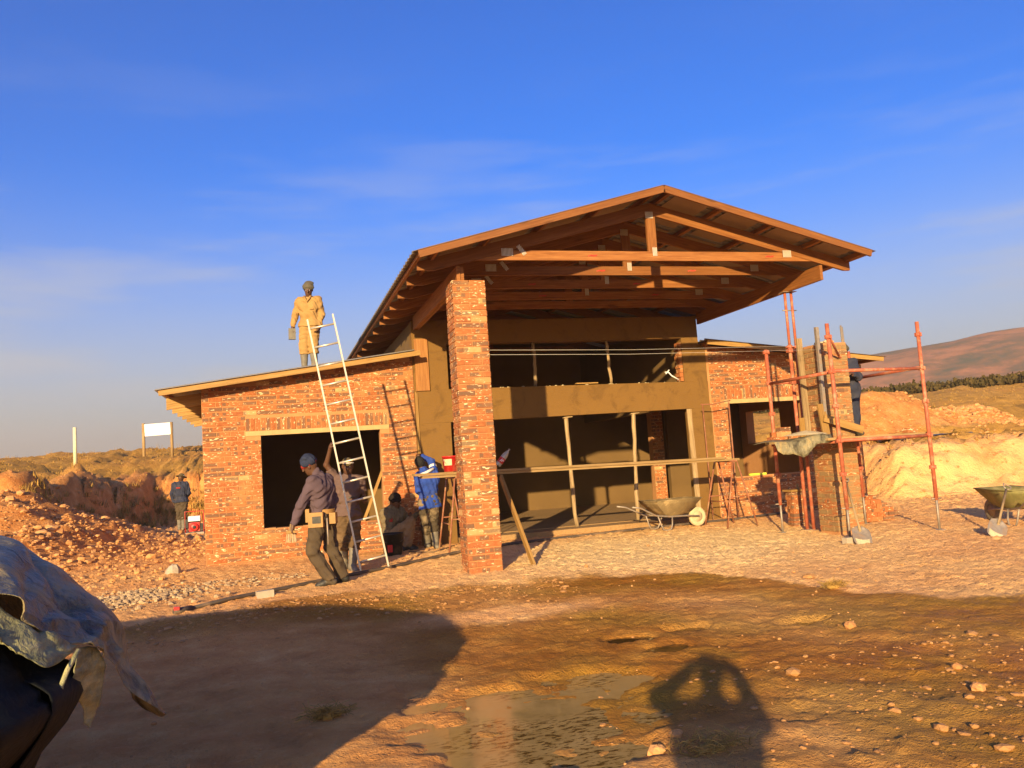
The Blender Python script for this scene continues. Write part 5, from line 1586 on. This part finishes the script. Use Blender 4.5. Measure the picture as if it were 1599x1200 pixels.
# ================================================================ PEOPLE
V3 = lambda p: np.array(p, float)
def nrm_(v):
    v = np.asarray(v, float); return v / (np.linalg.norm(v) + 1e-9)
class SDF:
    def __init__(s, lo, hi, h):
        s.lo = np.array(lo, float); s.h = h
        s.n = (np.ceil((np.array(hi) - s.lo) / h).astype(int) + 1)
        s.vol = np.full(s.n, 0.5, np.float32)
        s.ax = [s.lo[i] + h * np.arange(s.n[i]) for i in range(3)]
    def sub(s, lo, hi, pad):
        a = np.clip(np.floor((np.array(lo) - pad - s.lo) / s.h).astype(int), 0, s.n)
        b = np.clip(np.ceil((np.array(hi) + pad - s.lo) / s.h).astype(int) + 1, 0, s.n)
        sl = tuple(slice(a[i], b[i]) for i in range(3))
        X = s.ax[0][sl[0]][:, None, None]; Y = s.ax[1][sl[1]][None, :, None]; Z = s.ax[2][sl[2]][None, None, :]
        return sl, X, Y, Z
    def put(s, sl, d, k, clip, X, Y, Z):
        for (p, n) in (clip or []):
            d = np.maximum(d, (X - p[0]) * n[0] + (Y - p[1]) * n[1] + (Z - p[2]) * n[2])
        v = s.vol[sl]
        if k <= 0:
            s.vol[sl] = np.minimum(v, d); return
        h = np.clip(0.5 + 0.5 * (v - d) / k, 0, 1)
        s.vol[sl] = v * (1 - h) + d * h - k * h * (1 - h)
    def cone(s, a, b, r1, r2=None, k=0.03, clip=None):
        if r2 is None: r2 = r1
        a, b = V3(a), V3(b); m = max(r1, r2)
        sl, X, Y, Z = s.sub(np.minimum(a, b) - m, np.maximum(a, b) + m, k + 3 * s.h)
        if 0 in s.vol[sl].shape: return
        ab = b - a; L2 = ab @ ab + 1e-9
        t = np.clip(((X - a[0]) * ab[0] + (Y - a[1]) * ab[1] + (Z - a[2]) * ab[2]) / L2, 0, 1)
        d = np.sqrt((X - a[0] - t * ab[0]) ** 2 + (Y - a[1] - t * ab[1]) ** 2 + (Z - a[2] - t * ab[2]) ** 2) - (r1 + (r2 - r1) * t)
        s.put(sl, d, k, clip, X, Y, Z)
    def ell(s, c, r, ax=None, k=0.02, clip=None):
        c = V3(c); r = V3(r); m = r.max()
        sl, X, Y, Z = s.sub(c - m, c + m, k + 3 * s.h)
        if 0 in s.vol[sl].shape: return
        if ax is None: ax = np.eye(3)
        q = [((X - c[0]) * a[0] + (Y - c[1]) * a[1] + (Z - c[2]) * a[2]) for a in ax]
        k0 = np.sqrt(sum((q[i] / r[i]) ** 2 for i in range(3)))
        k1 = np.sqrt(sum((q[i] / r[i] ** 2) ** 2 for i in range(3))) + 1e-6
        d = k0 * (k0 - 1) / k1
        s.put(sl, d, k, clip, X, Y, Z)
    def wrinkle(s, amp, fr, seed):
        r_ = np.random.default_rng(seed)
        X = s.ax[0][:, None, None]; Y = s.ax[1][None, :, None]; Z = s.ax[2][None, None, :]
        t = 0
        for _ in range(4):
            a = r_.normal(size=3) * fr; b = r_.normal(size=3) * fr * .5; p = r_.uniform(0, 6.28, 2)
            t = t + np.sin(X * a[0] + Y * a[1] + Z * a[2] + p[0] + 1.5 * np.sin(X * b[0] + Y * b[1] + Z * b[2] + p[1]))
        s.vol = s.vol + (amp * t / 2).astype(np.float32)
    def mesh(s, name, mat):
        v = s.vol; ins = v < 0
        nx_, ny_, nz_ = v.shape
        c = np.zeros((nx_ - 1, ny_ - 1, nz_ - 1), np.uint8)
        for i in (0, 1):
            for j in (0, 1):
                for l in (0, 1):
                    c += ins[i:nx_ - 1 + i, j:ny_ - 1 + j, l:nz_ - 1 + l]
        act = (c > 0) & (c < 8)
        idx = -np.ones(act.shape, np.int64); cells = np.argwhere(act); idx[act] = np.arange(len(cells))
        acc = np.zeros((len(cells), 3)); cnt = np.zeros(len(cells))
        cor = [(i, j, l) for i in (0, 1) for j in (0, 1) for l in (0, 1)]
        vals = {q_: v[cells[:, 0] + q_[0], cells[:, 1] + q_[1], cells[:, 2] + q_[2]] for q_ in cor}
        for a in cor:
            for ax_ in range(3):
                if a[ax_] == 0:
                    b = list(a); b[ax_] = 1; b = tuple(b)
                    va, vb = vals[a], vals[b]
                    m = (va < 0) != (vb < 0)
                    t = np.where(m, va / (va - vb + 1e-12), 0)
                    p = np.array(a, float)[None, :].repeat(len(cells), 0); p[:, ax_] += t
                    acc[m] += p[m]; cnt[m] += 1
        P = (cells + acc / np.maximum(cnt, 1)[:, None]) * s.h + s.lo
        quads = []
        for ax_ in range(3):
            o = [d for d in range(3) if d != ax_]
            sl0 = [slice(None)] * 3; sl1 = [slice(None)] * 3
            sl0[ax_] = slice(0, -1); sl1[ax_] = slice(1, None)
            a, b = ins[tuple(sl0)], ins[tuple(sl1)]
            e = np.argwhere(a != b)
            ok = (e[:, o[0]] > 0) & (e[:, o[1]] > 0) & (e[:, o[0]] < v.shape[o[0]] - 1) & (e[:, o[1]] < v.shape[o[1]] - 1)
            e = e[ok]
            def cell(d0, d1):
                q_ = e.copy(); q_[:, o[0]] += d0; q_[:, o[1]] += d1
                return idx[q_[:, 0], q_[:, 1], q_[:, 2]]
            qd = np.stack([cell(-1, -1), cell(0, -1), cell(0, 0), cell(-1, 0)], 1)
            fl = a[e[:, 0], e[:, 1], e[:, 2]]
            if ax_ == 1: fl = ~fl
            qd[~fl] = qd[~fl][:, ::-1]
            quads.append(qd)
        Q = np.concatenate(quads); Q = Q[(Q >= 0).all(1)]
        me_ = bpy.data.meshes.new(name)
        me_.vertices.add(len(P)); me_.vertices.foreach_set('co', P.astype(np.float32).ravel())
        me_.loops.add(Q.size); me_.loops.foreach_set('vertex_index', Q.ravel().astype(np.int32))
        me_.polygons.add(len(Q)); me_.polygons.foreach_set('loop_start', np.arange(0, Q.size, 4, dtype=np.int32))
        me_.polygons.foreach_set('use_smooth', np.ones(len(Q), bool))
        me_.materials.append(MT[mat]); me_.update(calc_edges=True); me_.validate()
        return me_
YAW = R(-16.15)
def person(label, loc, J, face, shirt, trousers, boots, hat=None, hatmat=None, sleeve=1.0, hem=0.02, handL=None, handR=None, footL=(0, -1, 0), footR=(0, -1, 0),
           boot_h=0.10, hair=None, sleevemat=None, collar=None, fat=1.0, extra=None, seed=1, rz=YAW):
    root = empty('person', loc, label, 'person', None, rz)
    J = {k_: V3(v) for k_, v in J.items()}
    head, neck = J['head'], J['neck']
    f = nrm_(face); upv = nrm_(head - neck); f = nrm_(f); side = nrm_(np.cross(f, upv)); uph = nrm_(np.cross(side, f))
    HA = np.array([side, f, uph])
    csh = (J['shL'] + J['shR']) / 2; chi = (J['hiL'] + J['hiR']) / 2
    ub = nrm_(csh - chi); sb = nrm_(J['shR'] - J['shL']); hb = nrm_(J['hiR'] - J['hiL'])
    allp = np.array(list(J.values()))
    lo = allp.min(0) - .30; hi = allp.max(0) + .30
    lo[2] = min(lo[2], -0.03)
    def torso(S, inf, k=.06, low=0.0, clip=None):
        g = fat
        S.cone(chi - hb * .07, chi + hb * .07, .098 * g + inf, k=k, clip=clip)
        if low: S.cone(chi - hb * .085 - ub * low, chi + hb * .085 - ub * low, .098 * g + inf, k=k, clip=clip)
        wv = chi + (csh - chi) * .42
        S.cone(wv - nrm_(hb + sb) * .055, wv + nrm_(hb + sb) * .055, .094 * g + inf, k=k, clip=clip)
        cv = chi + (csh - chi) * .76
        S.cone(cv - sb * .085, cv + sb * .085, .105 * g + inf, k=k, clip=clip)
        S.cone(J['shL'] * .8 + csh * .2 - ub * .01, J['shR'] * .8 + csh * .2 - ub * .01, .055 + inf, k=k, clip=clip)
        S.cone(csh, neck + (neck - csh) * .1, .062 + inf * .5, .05 + inf * .5, k=.05, clip=clip)
    def leg(S, q_, inf, k=.03, clip=None, inf2=None):
        i2 = inf if inf2 is None else inf2
        S.cone(J['hi' + q_], J['kn' + q_], .085 * fat + inf, .056 + inf, k=k, clip=clip)
        S.cone(J['kn' + q_], J['an' + q_], .054 + inf, .040 + i2, k=k, clip=clip)
        S.cone(J['kn' + q_] * .72 + J['an' + q_] * .28, J['kn' + q_] * .55 + J['an' + q_] * .45, .052 + inf, k=k, clip=clip)
    def foot(S, q_, fd, inf, k=.02):
        a = J['an' + q_]; d = nrm_(V3(fd))
        heel = a - d * .045 + np.array([0, 0, -.045]); toe = a + d * .15 + np.array([0, 0, -.052]); ball = a + d * .09 + np.array([0, 0, -.045])
        S.cone(a, heel, .040 + inf, .036 + inf, k=k); S.cone(a - np.array([0, 0, .01]), ball, .040 + inf, .036 + inf, k=k); S.cone(ball, toe, .038 + inf, .028 + inf, k=k)
    def hand(S, q_, spec):
        w_ = J['wr' + q_]; d = nrm_(w_ - J['el' + q_]); pn = None; curl = .5
        if spec:
            d = nrm_(spec[0]); pn = nrm_(spec[1]); curl = spec[2]
        if pn is None: pn = nrm_(np.cross(d, [0, 1, .2]))
        pn = nrm_(pn - d * (pn @ d)); sv = np.cross(d, pn)
        S.cone(w_, w_ + d * .045, .027, .030, k=.015)
        for o_, ln in ((-.029, .062), (-.010, .074), (.010, .070), (.028, .055)):
            b = w_ + d * .082 + sv * o_
            S.cone(w_ + d * .03 + sv * o_ * .6, b, .016, .0135, k=.012)
            d1 = nrm_(d * math.cos(curl) + pn * math.sin(curl)); d2 = nrm_(d * math.cos(curl * 2.1) + pn * math.sin(curl * 2.1))
            e = b + d1 * ln * .55
            S.cone(b, e, .0112, .0102, k=.004); S.cone(e, e + d2 * ln * .55, .0102, .0085, k=.004)
        sg = -1 if q_ == 'L' else 1
        tb = w_ + d * .03 + sv * .03 * sg; te = tb + nrm_(d * .7 + sv * .55 * sg + pn * .5) * .045
        S.cone(w_ + d * .02, tb, .018, .015, k=.01); S.cone(tb, te, .0135, .0115, k=.006); S.cone(te, te + nrm_(d * .8 + pn * .6) * .03, .0115, .009, k=.004)
    # --- body, one continuous surface
    S = SDF(lo, hi, 0.0085)
    torso(S, 0)
    S.cone(csh, head - uph * .05, .058, .050, k=.03)
    S.ell(head + uph * .015 - f * .008, (.073, .094, .108), HA, .03)
    S.ell(head + f * .030 - uph * .062, (.052, .055, .052), HA, .04)
    S.cone(head + f * .088 + uph * .012, head + f * .110 - uph * .026, .010, .0165, k=.012)
    S.cone(head + f * .078 + side * .03 + uph * .022, head + f * .078 - side * .03 + uph * .022, .013, k=.015)
    S.cone(head + f * .082 + side * .018 - uph * .062, head + f * .082 - side * .018 - uph * .062, .011, k=.008)
    S.ell(head + f * .072 - uph * .095, (.022, .018, .018), HA, .02)
    for sg in (-1, 1): S.ell(head + side * sg * .077 - f * .006 - uph * .01, (.010, .020, .032), HA, .01)
    for q_ in 'LR':
        S.cone(J['sh' + q_], J['el' + q_], .050 * fat, .040, k=.03); S.cone(J['el' + q_], J['wr' + q_], .040, .027, k=.02)
        leg(S, q_, 0); foot(S, q_, footL if q_ == 'L' else footR, 0)
        hand(S, q_, handL if q_ == 'L' else handR)
    o = bpy.data.objects.new('body', S.mesh('body', 'skin')); link(o, root)
    for sg in (-1, 1):
        m = MB(); m.lathe([(0, -.009), (.007, -.006), (.009, 0), (.007, .006), (0, .009)], Vector(head + f * .083 + side * sg * .031 + uph * .004), n=8); m.build('eye', 'eye', root)
    # --- trousers
    S = SDF(lo, hi, 0.011)
    wp = chi + (csh - chi) * .30
    torso(S, .020, clip=[(wp, ub)])
    for q_ in 'LR':
        a = J['an' + q_]; ld = nrm_(a - J['kn' + q_])
        cl = [(a + ld * .012 if boot_h < .15 else a - ld * (boot_h - .06), ld)]
        leg(S, q_, .030, clip=cl, inf2=.040)
    S.wrinkle(.009, 34, seed)
    o = bpy.data.objects.new('trousers', S.mesh('trousers', trousers)); link(o, root)
    # --- shirt or jacket
    S = SDF(lo, hi, 0.010)
    hp_ = chi + (csh - chi) * hem
    torso(S, .030, low=max(0, -hem * .6), clip=[(hp_, -ub)])
    for q_ in 'LR':
        sh, el, wr = J['sh' + q_], J['el' + q_], J['wr' + q_]
        if sleeve >= .6:
            S.cone(sh, el, .066 * fat, .058, k=.04)
            fd = nrm_(wr - el); t_ = (sleeve - .5) * 2 if sleeve < 1 else 1
            S.cone(el, wr, .057, .046, k=.03, clip=[(el + (wr - el) * min(t_, .97), fd)])
        else:
            fd = nrm_(el - sh)
            S.cone(sh, el, .068 * fat, .066, k=.04, clip=[(sh + (el - sh) * sleeve * 2, fd)])
    S.wrinkle(.0085, 36, seed + 5)
    o = bpy.data.objects.new('shirt', S.mesh('shirt', shirt)); link(o, root)
    # --- boots or shoes
    for q_ in 'LR':
        a, kn = J['an' + q_], J['kn' + q_]; fd = footL if q_ == 'L' else footR
        S = SDF(np.minimum(a, kn) - .25, np.maximum(a, kn) + .25, 0.0095)
        ud = nrm_(kn - a)
        foot(S, q_, fd, .012)
        S.cone(a, a + ud * boot_h, .056, .078 if boot_h > .15 else .05, k=.03, clip=[(a + ud * boot_h, ud)])
        S.vol = np.maximum(S.vol, (a[2] - .095) - S.ax[2][None, None, :]).astype(np.float32)
        if boot_h > .15: S.wrinkle(.003, 40, seed + 9)
        o = bpy.data.objects.new('boot' if boot_h > .15 else 'shoe', S.mesh('boot', boots)); link(o, root)
    # --- head wear
    S = SDF(head - .28, head + .28, 0.0085)
    if hat in ('beanie', 'turban', 'hood'):
        up_c = head + uph * .035 - f * .01
        S.ell(up_c + uph * .02, (.088, .106, .108), HA, .01, clip=[(head + uph * .035 + f * .0, -nrm_(uph + f * .25))])
        S.cone(head + uph * .048 + f * .02 - side * .055, head + uph * .048 + f * .02 + side * .055, .052, k=.03)
        S.cone(head + uph * .040 - f * .06 - side * .04, head + uph * .040 - f * .06 + side * .04, .052, k=.03)
        if hat == 'turban': S.ell(head + uph * .115 - side * .05 - f * .02, (.05, .05, .035), HA, .02)
        S.wrinkle(.004, 55, seed)
    elif hat == 'cap':
        S.ell(head + uph * .045 - f * .008, (.087, .105, .082), HA, .01, clip=[(head + uph * .035, -uph)])
        S.cone(head + uph * .045 + f * .09 - side * .04, head + uph * .045 + f * .09 + side * .04, .016, k=.02)
        S.cone(head + uph * .038 + f * .12 - side * .03, head + uph * .038 + f * .12 + side * .03, .012, k=.02)
    elif hat == 'brim':
        S.ell(head + uph * .05, (.092, .108, .095), HA, .01, clip=[(head + uph * .03, -uph)])
        S.ell(head + uph * .042, (.165, .18, .016), HA, .02)
    elif hat == 'hair':
        S.ell(head + uph * .022 - f * .022, (.086, .098, .110), HA, .01, clip=[(head - f * .0 - uph * .03, nrm_(-uph * .7 + f * .7)), (head + f * .045, f)])
        S.wrinkle(.003, 90, seed)
    if hat:
        o = bpy.data.objects.new('hair' if hat == 'hair' else ('hat' if hat == 'brim' else 'cap'), S.mesh('hat', hatmat)); link(o, root)
    if extra: extra(root, J, head, f, side, uph, csh, chi, ub, sb)
    return root
def lbuild(m, name, mat, root):
    o = bpy.data.objects.new(name, m.mesh(name, MT[mat])); link(o, root); return o
def band(root, name, mat, a, b, r_, wd):
    m = MB(); a = Vector(a); b = Vector(b); d = (b - a).normalized()
    m.lathe([(r_ * .9, -wd / 2), (r_, -wd / 2), (r_, wd / 2), (r_ * .9, wd / 2)], a, d, 16); lbuild(m, name, mat, root)

# 1 --- man on the left roof
def x1(root, J, head, f, side, uph, csh, chi, ub, sb):
    m = MB(); m.box(csh[0] + .04, csh[0] + .12, csh[1] - .147, csh[1] - .138, csh[2] - .20, csh[2] - .185); lbuild(m, 'pocket_flap', 'khaki', root)
    m = MB(); m.tube([Vector(csh + np.array([-.07, -.06, .075])), Vector(csh + np.array([-.03, -.125, .0])), Vector(csh + np.array([.0, -.138, -.05])), Vector(csh + np.array([.03, -.125, .0])), Vector(csh + np.array([.07, -.06, .075]))], .016, 6); lbuild(m, 'collar', 'khaki', root)
person('person in khaki overalls, grey beanie and rubber boots standing on the left wing roof', (-1.83, 5.0, 3.375),
       dict(head=(.140, -.035, 1.575), neck=(.128, 0, 1.43), shL=(-.06, 0, 1.375), shR=(.315, 0, 1.37), elL=(-.145, .01, 1.09), elR=(.365, .03, 1.08), wrL=(-.19, -.04, .86), wrR=(.315, -.07, .84),
            hiL=(.04, 0, .885), hiR=(.215, 0, .885), knL=(.01, -.03, .48), knR=(.185, -.03, .48), anL=(-.005, 0, .095), anR=(.185, 0, .095)),
       (.06, -1, -.45), 'khaki', 'khaki', 'rubber', 'turban', 'greyhat', hem=-.02, boot_h=.32, footL=(-.15, -1, 0), footR=(.2, -1, 0), seed=3, extra=x1,
       handL=((-.1, -.2, -1), (1, -.1, 0), .9), handR=((-.2, -.35, -1), (-1, -.2, 0), .6))
m = MB()
def lw(o, p):
    c_, s_ = math.cos(YAW), math.sin(YAW)
    return Vector((o[0] + p[0] * c_ - p[1] * s_, o[1] + p[0] * s_ + p[1] * c_, o[2] + p[2]))
blk = lw((-1.83, 5.0, 3.375), (-.20, -.065, .735))
m.beam(blk + Vector((0, 0, -.105)), blk + Vector((.005, 0, .105)), .13, .075, up=(0, 1, 0))
thing('grey_block', 'rubber', m, 'small grey block held by the person on the roof', 'block')
# 2 --- walking man with tool belt
def x2(root, J, head, f, side, uph, csh, chi, ub, sb):
    w_ = chi + ub * .10
    m = MB()
    rows = []
    for zz in (-.03, .03):
        rows.append([(w_[0] + .158 * math.cos(a) * 1.08, w_[1] + .150 * math.sin(a), w_[2] + zz) for a in np.linspace(0, 2 * PI, 21)])
    m.grid(rows); b_ = lbuild(m, 'tool_belt', 'leather', root)
    m = MB(); m.box(w_[0] - .13, w_[0] + .06, w_[1] - .225, w_[1] - .14, w_[2] - .19, w_[2] - .0); m.box(w_[0] - .165, w_[0] - .115, w_[1] - .215, w_[1] - .13, w_[2] - .12, w_[2] + .05); lbuild(m, 'tool_pouch', 'leather', root)
    m = MB(); m.box(w_[0] - .075, w_[0] + .035, w_[1] - .232, w_[1] - .222, w_[2] - .14, w_[2] - .05); lbuild(m, 'pouch_pocket', 'black', root)
    m = MB(); m.box(w_[0] + .12, w_[0] + .20, w_[1] - .12, w_[1] + .02, w_[2] - .16, w_[2] - .02); lbuild(m, 'tool_pouch', 'leather', root)
    m = MB(); m.tube([(w_[0] + .10, w_[1] - .16, w_[2] - .08), (w_[0] + .105, w_[1] - .165, w_[2] - .42)], .012, 6); lbuild(m, 'hammer', 'steel', root)
    S = SDF(head - .28, head + .28, 0.0085); HA = np.array([side, f, uph])
    S.ell(head + uph * .028, (.093, .112, .055), HA, .01, clip=[(head + uph * .055, uph), (head - uph * .005, -uph)])
    S.cone(head + uph * .01 + f * .105, head - uph * .035 + f * .105, .014, .008, k=.01)
    o = bpy.data.objects.new('cap_band', S.mesh('cap_band', 'redhat')); link(o, root)
person('person in faded purple shirt and navy and red beanie walking with a tool belt', (-1.82, .25, -.01),
       dict(head=(-.185, -.02, 1.585), neck=(-.10, 0, 1.475), shL=(-.13, -.17, 1.375), shR=(.0, .17, 1.385), elL=(-.265, -.23, 1.075), wrL=(-.37, -.26, .835), elR=(.06, .24, 1.10), wrR=(.0, .22, .86),
            hiL=(-.085, -.09, .875), hiR=(-.02, .09, .87), knL=(-.165, -.12, .475), knR=(.02, .11, .50), anL=(.03, -.08, .105), anR=(.15, .14, .10)),
       (-.93, .12, -.42), 'mauve', 'greytr', 'black', 'turban', 'navyhat', hem=.12, boot_h=.06, footL=(-1, -.25, -.12), footR=(-1, .1, -.3), seed=8, extra=x2, fat=1.08,
       handL=((-.25, 0, -1), (1, .3, 0), .8))
# the brush in his hand
bp = lw((-1.82, .25, -.01), (-.40, -.27, .73))
br_ = empty('block_brush', tuple(bp), 'pale bristle brush hanging in the hand of the walking person', 'brush')
m = MB(); m.beam(bp + Vector((-.01, 0, .03)), bp + Vector((.005, 0, .12)), .03, .025); m.build('handle', 'pole', br_)
m = MB(); m.beam(bp + Vector((-.055, 0, .02)), bp + Vector((.055, 0, .02)), .05, .035); m.build('stock', 'pale', br_)
m = MB()
for i in range(60):
    x = random.uniform(-.05, .05); y = random.uniform(-.02, .02)
    m.tube([bp + Vector((x, y, .01)), bp + Vector((x * 1.35, y * 1.4, -.11 + random.uniform(-.015, .015)))], .0026, 3, cap=False)
m.build('bristles', 'label', br_)
# 3 --- man behind the ladder
def x3(root, J, head, f, side, uph, csh, chi, ub, sb):
    m = MB(); m.tube([Vector(head + side * .09 * math.cos(a) + uph * (.045 + .02 * math.sin(a)) + f * .105 * math.sin(a)) for a in np.linspace(0, 2 * PI, 17)], .008, 5, cap=False); lbuild(m, 'cap_cord', 'silver', root)
    m = MB(); m.box(csh[0] + .02, csh[0] + .15, csh[1] - .165, csh[1] - .150, csh[2] - .27, csh[2] - .25); lbuild(m, 'chest_strip', 'black', root)
person('person in dusty pink grey shirt and olive cap standing behind the ladder', (-1.36, 1.62, -.02),
       dict(head=(-.035, -.03, 1.565), neck=(-.045, 0, 1.43), shL=(-.215, .0, 1.375), shR=(.13, .02, 1.35), elL=(-.345, -.06, 1.60), wrL=(-.255, -.16, 1.83), elR=(.16, .06, 1.07), wrR=(.16, -.16, 1.065),
            hiL=(-.17, 0, .86), hiR=(.02, 0, .86), knL=(-.16, -.05, .46), knR=(.02, -.04, .46), anL=(-.17, .06, .10), anR=(-.02, -.10, .10)),
       (.18, -1, -.22), 'pinkgrey', 'browntr', 'rubber', 'cap', 'olivehat', sleeve=.34, hem=-.04, boot_h=.32, footL=(-.4, -1, 0), footR=(.55, -.8, 0), seed=14, extra=x3,
       handL=((.3, -.25, .9), (.9, .2, .1), 1.2), handR=((.75, -.5, .05), (0, -.3, -1), 1.0))
# 4 --- crouching plasterer
def x4(root, J, head, f, side, uph, csh, chi, ub, sb):
    p = csh - ub * .13
    m = MB(); m.box(p[0] - .11, p[0] + .03, p[1] - .152, p[1] - .143, p[2] - .035, p[2] + .035); lbuild(m, 'back_print', 'redhat', root)
person('person in a grey green top crouching at the brick corner next to the black bucket', (-.12, 3.45, .02),
       dict(head=(-.355, .02, .865), neck=(-.42, .0, .765), shL=(-.555, -.05, .70), shR=(-.27, .10, .69), elL=(-.38, .14, .47), elR=(-.16, .16, .50), wrL=(-.22, .30, .55), wrR=(-.02, .32, .62),
            hiL=(-.50, -.06, .25), hiR=(-.42, .11, .25), knL=(-.10, -.08, .50), knR=(-.13, .20, .50), anL=(-.17, -.08, .10), anR=(-.24, .20, .10)),
       (.8, .5, -.1), 'olive', 'tantr', 'black', 'hood', 'darkhat', hem=.0, boot_h=.08, footL=(1, .1, 0), footR=(1, .1, 0), seed=21, extra=x4, fat=1.05)
# 5 --- plasterer in blue
def x5(root, J, head, f, side, uph, csh, chi, ub, sb):
    for q_ in ('L',):
        e = J['el' + q_] * .62 + J['wr' + q_] * .38
        band(root, 'sleeve_band', 'hivis', e, J['wr' + q_], .062, .05)
    e = J['sh' + 'R'] * .45 + J['el' + 'R'] * .55
    band(root, 'sleeve_band', 'silver', e, J['elR'], .070, .045)
    m = MB(); m.tube([Vector(csh - sb * .15 - ub * .02 + np.array([0, -.10, .02])), Vector(csh + np.array([0, -.125, .03])), Vector(csh + sb * .14 + ub * .06 + np.array([0, -.09, .02]))], .026, 8); lbuild(m, 'scarf', 'silver', root)
person('person in a royal blue jacket with yellow sleeve band plastering beside the plank end', (.25, 3.5, .02),
       dict(head=(-.255, .03, 1.50), neck=(-.19, 0, 1.38), shL=(-.275, -.06, 1.285), shR=(.0, .06, 1.315), elL=(-.30, -.02, 1.03), wrL=(-.26, .20, 1.02), elR=(-.06, .16, 1.53), wrR=(-.23, .30, 1.63),
            hiL=(-.20, -.02, .82), hiR=(-.035, .04, .82), knL=(-.19, -.04, .47), knR=(-.07, .0, .47), anL=(-.20, .10, .10), anR=(-.045, -.04, .10)),
       (-.55, .8, -.15), 'blue', 'darktr', 'rubber', 'hair', 'hair', hem=-.22, boot_h=.26, footL=(-.3, .9, 0), footR=(.25, -.95, 0), seed=27, extra=x5)
# 6 --- man in the cutting
def x6(root, J, head, f, side, uph, csh, chi, ub, sb):
    m = MB(); m.box(csh[0] - .06, csh[0] + .06, csh[1] - .152, csh[1] - .14, csh[2] - .12, csh[2] - .085); lbuild(m, 'back_print', 'redhat', root)
    m = MB(); m.lathe([(.094, -.014), (.098, 0), (.094, .014)], Vector(head + uph * .065), Vector(uph), 16); lbuild(m, 'hat_band', 'silver', root)
person('person in navy work clothes and banded brim hat standing in the cutting', (-5.19, 15.6, gz(-5.19, 15.6)),
       dict(head=(.055, .0, 1.545), neck=(.04, 0, 1.42), shL=(-.17, 0, 1.365), shR=(.21, 0, 1.36), elL=(-.225, -.02, 1.09), elR=(.26, .04, 1.09), wrL=(-.20, .02, .86), wrR=(.17, .16, 1.02),
            hiL=(-.05, 0, .87), hiR=(.12, 0, .87), knL=(-.03, 0, .47), knR=(.09, 0, .47), anL=(-.03, 0, .10), anR=(.08, .02, .10)),
       (.0, 1, -.25), 'navy', 'greytr', 'rubber', 'brim', 'olivehat', hem=-.05, boot_h=.3, footL=(-.2, 1, 0), footR=(.2, 1, 0), seed=33, extra=x6)
# 7 --- builder behind the unfinished pillar
def x7(root, J, head, f, side, uph, csh, chi, ub, sb):
    for q_ in 'LR':
        band(root, 'leg_band', 'silver', J['kn' + q_] * .25 + J['an' + q_] * .75, J['an' + q_], .082, .07)
person('person in navy overalls with reflective ankle bands on the scaffold behind the unfinished pillar', (6.93, .83, 1.49),
       dict(head=(-.065, .0, 1.44), neck=(-.09, .0, 1.31), shL=(-.25, .05, 1.25), shR=(.085, -.02, 1.245), elL=(-.34, -.10, 1.0), elR=(.10, -.14, .98), wrL=(-.30, -.32, 1.05), wrR=(-.06, -.30, 1.03),
            hiL=(-.10, .05, .82), hiR=(.055, .0, .82), knL=(-.10, .03, .46), knR=(.035, .0, .46), anL=(-.10, .06, .10), anR=(.02, .0, .10)),
       (-.8, -.5, -.35), 'navy', 'navy', 'black', 'beanie', 'greyhat', hem=.0, boot_h=.1, footL=(-.4, -1, 0), footR=(.3, -1, 0), seed=41)
# 8 --- the photographer, whose shadow falls on the mud (stands just behind the camera)
pz = gz(-2.45, -11.4)
pl_ = np.array([-2.60, -11.36, pz])
person('photographer in brown work clothes and cap holding up a phone with both hands', tuple(pl_),
       dict(head=(.0, .0, 1.50), neck=(.0, -.04, 1.36), shL=(-.20, -.06, 1.30), shR=(.20, -.06, 1.29), elL=(-.33, .14, 1.33), elR=(.24, .14, 1.22), wrL=(-.10, .20, 1.52), wrR=(.16, .20, 1.49),
            hiL=(-.09, -.08, .86), hiR=(.09, -.08, .86), knL=(-.12, -.07, .47), knR=(.12, -.07, .47), anL=(-.13, -.10, .10), anR=(.13, -.10, .10)),
       (.0, 1, -.05), 'browntr', 'greytr', 'black', 'cap', 'olivehat', hem=-.05, boot_h=.08, footL=(-.3, 1, 0), footR=(.3, 1, 0), seed=47, fat=1.08, rz=R(-28),
       handL=((.8, .3, .0), (.3, -.5, .3), .9), handR=((-.8, .3, .0), (-.3, -.5, .3), .9))
ph = MB(); c = CAMP - _fw * 0.055
for_ = _rt * .075
ph.beam(c - for_, c + for_, .0095, .074, up=tuple(_up))
thing('phone', 'black', ph, 'black phone held up by the photographer', 'phone')
#PART5

# ================================================================ HAZE
m = MB(); m.box(-1650, 1650, -340, 1950, -12, 96)
k = NM('dusty air')
k.t.nodes.clear()
_o = k.t.nodes.new('ShaderNodeOutputMaterial'); _v = k.t.nodes.new('ShaderNodeVolumePrincipled')
_v.inputs['Color'].default_value = (0.86, 0.77, 0.68, 1); _v.inputs['Density'].default_value = 0.00075; _v.inputs['Anisotropy'].default_value = 0.2
k.t.links.new(_v.outputs[0], _o.inputs['Volume'])
tag(m.build('haze', k.m), kind='stuff')
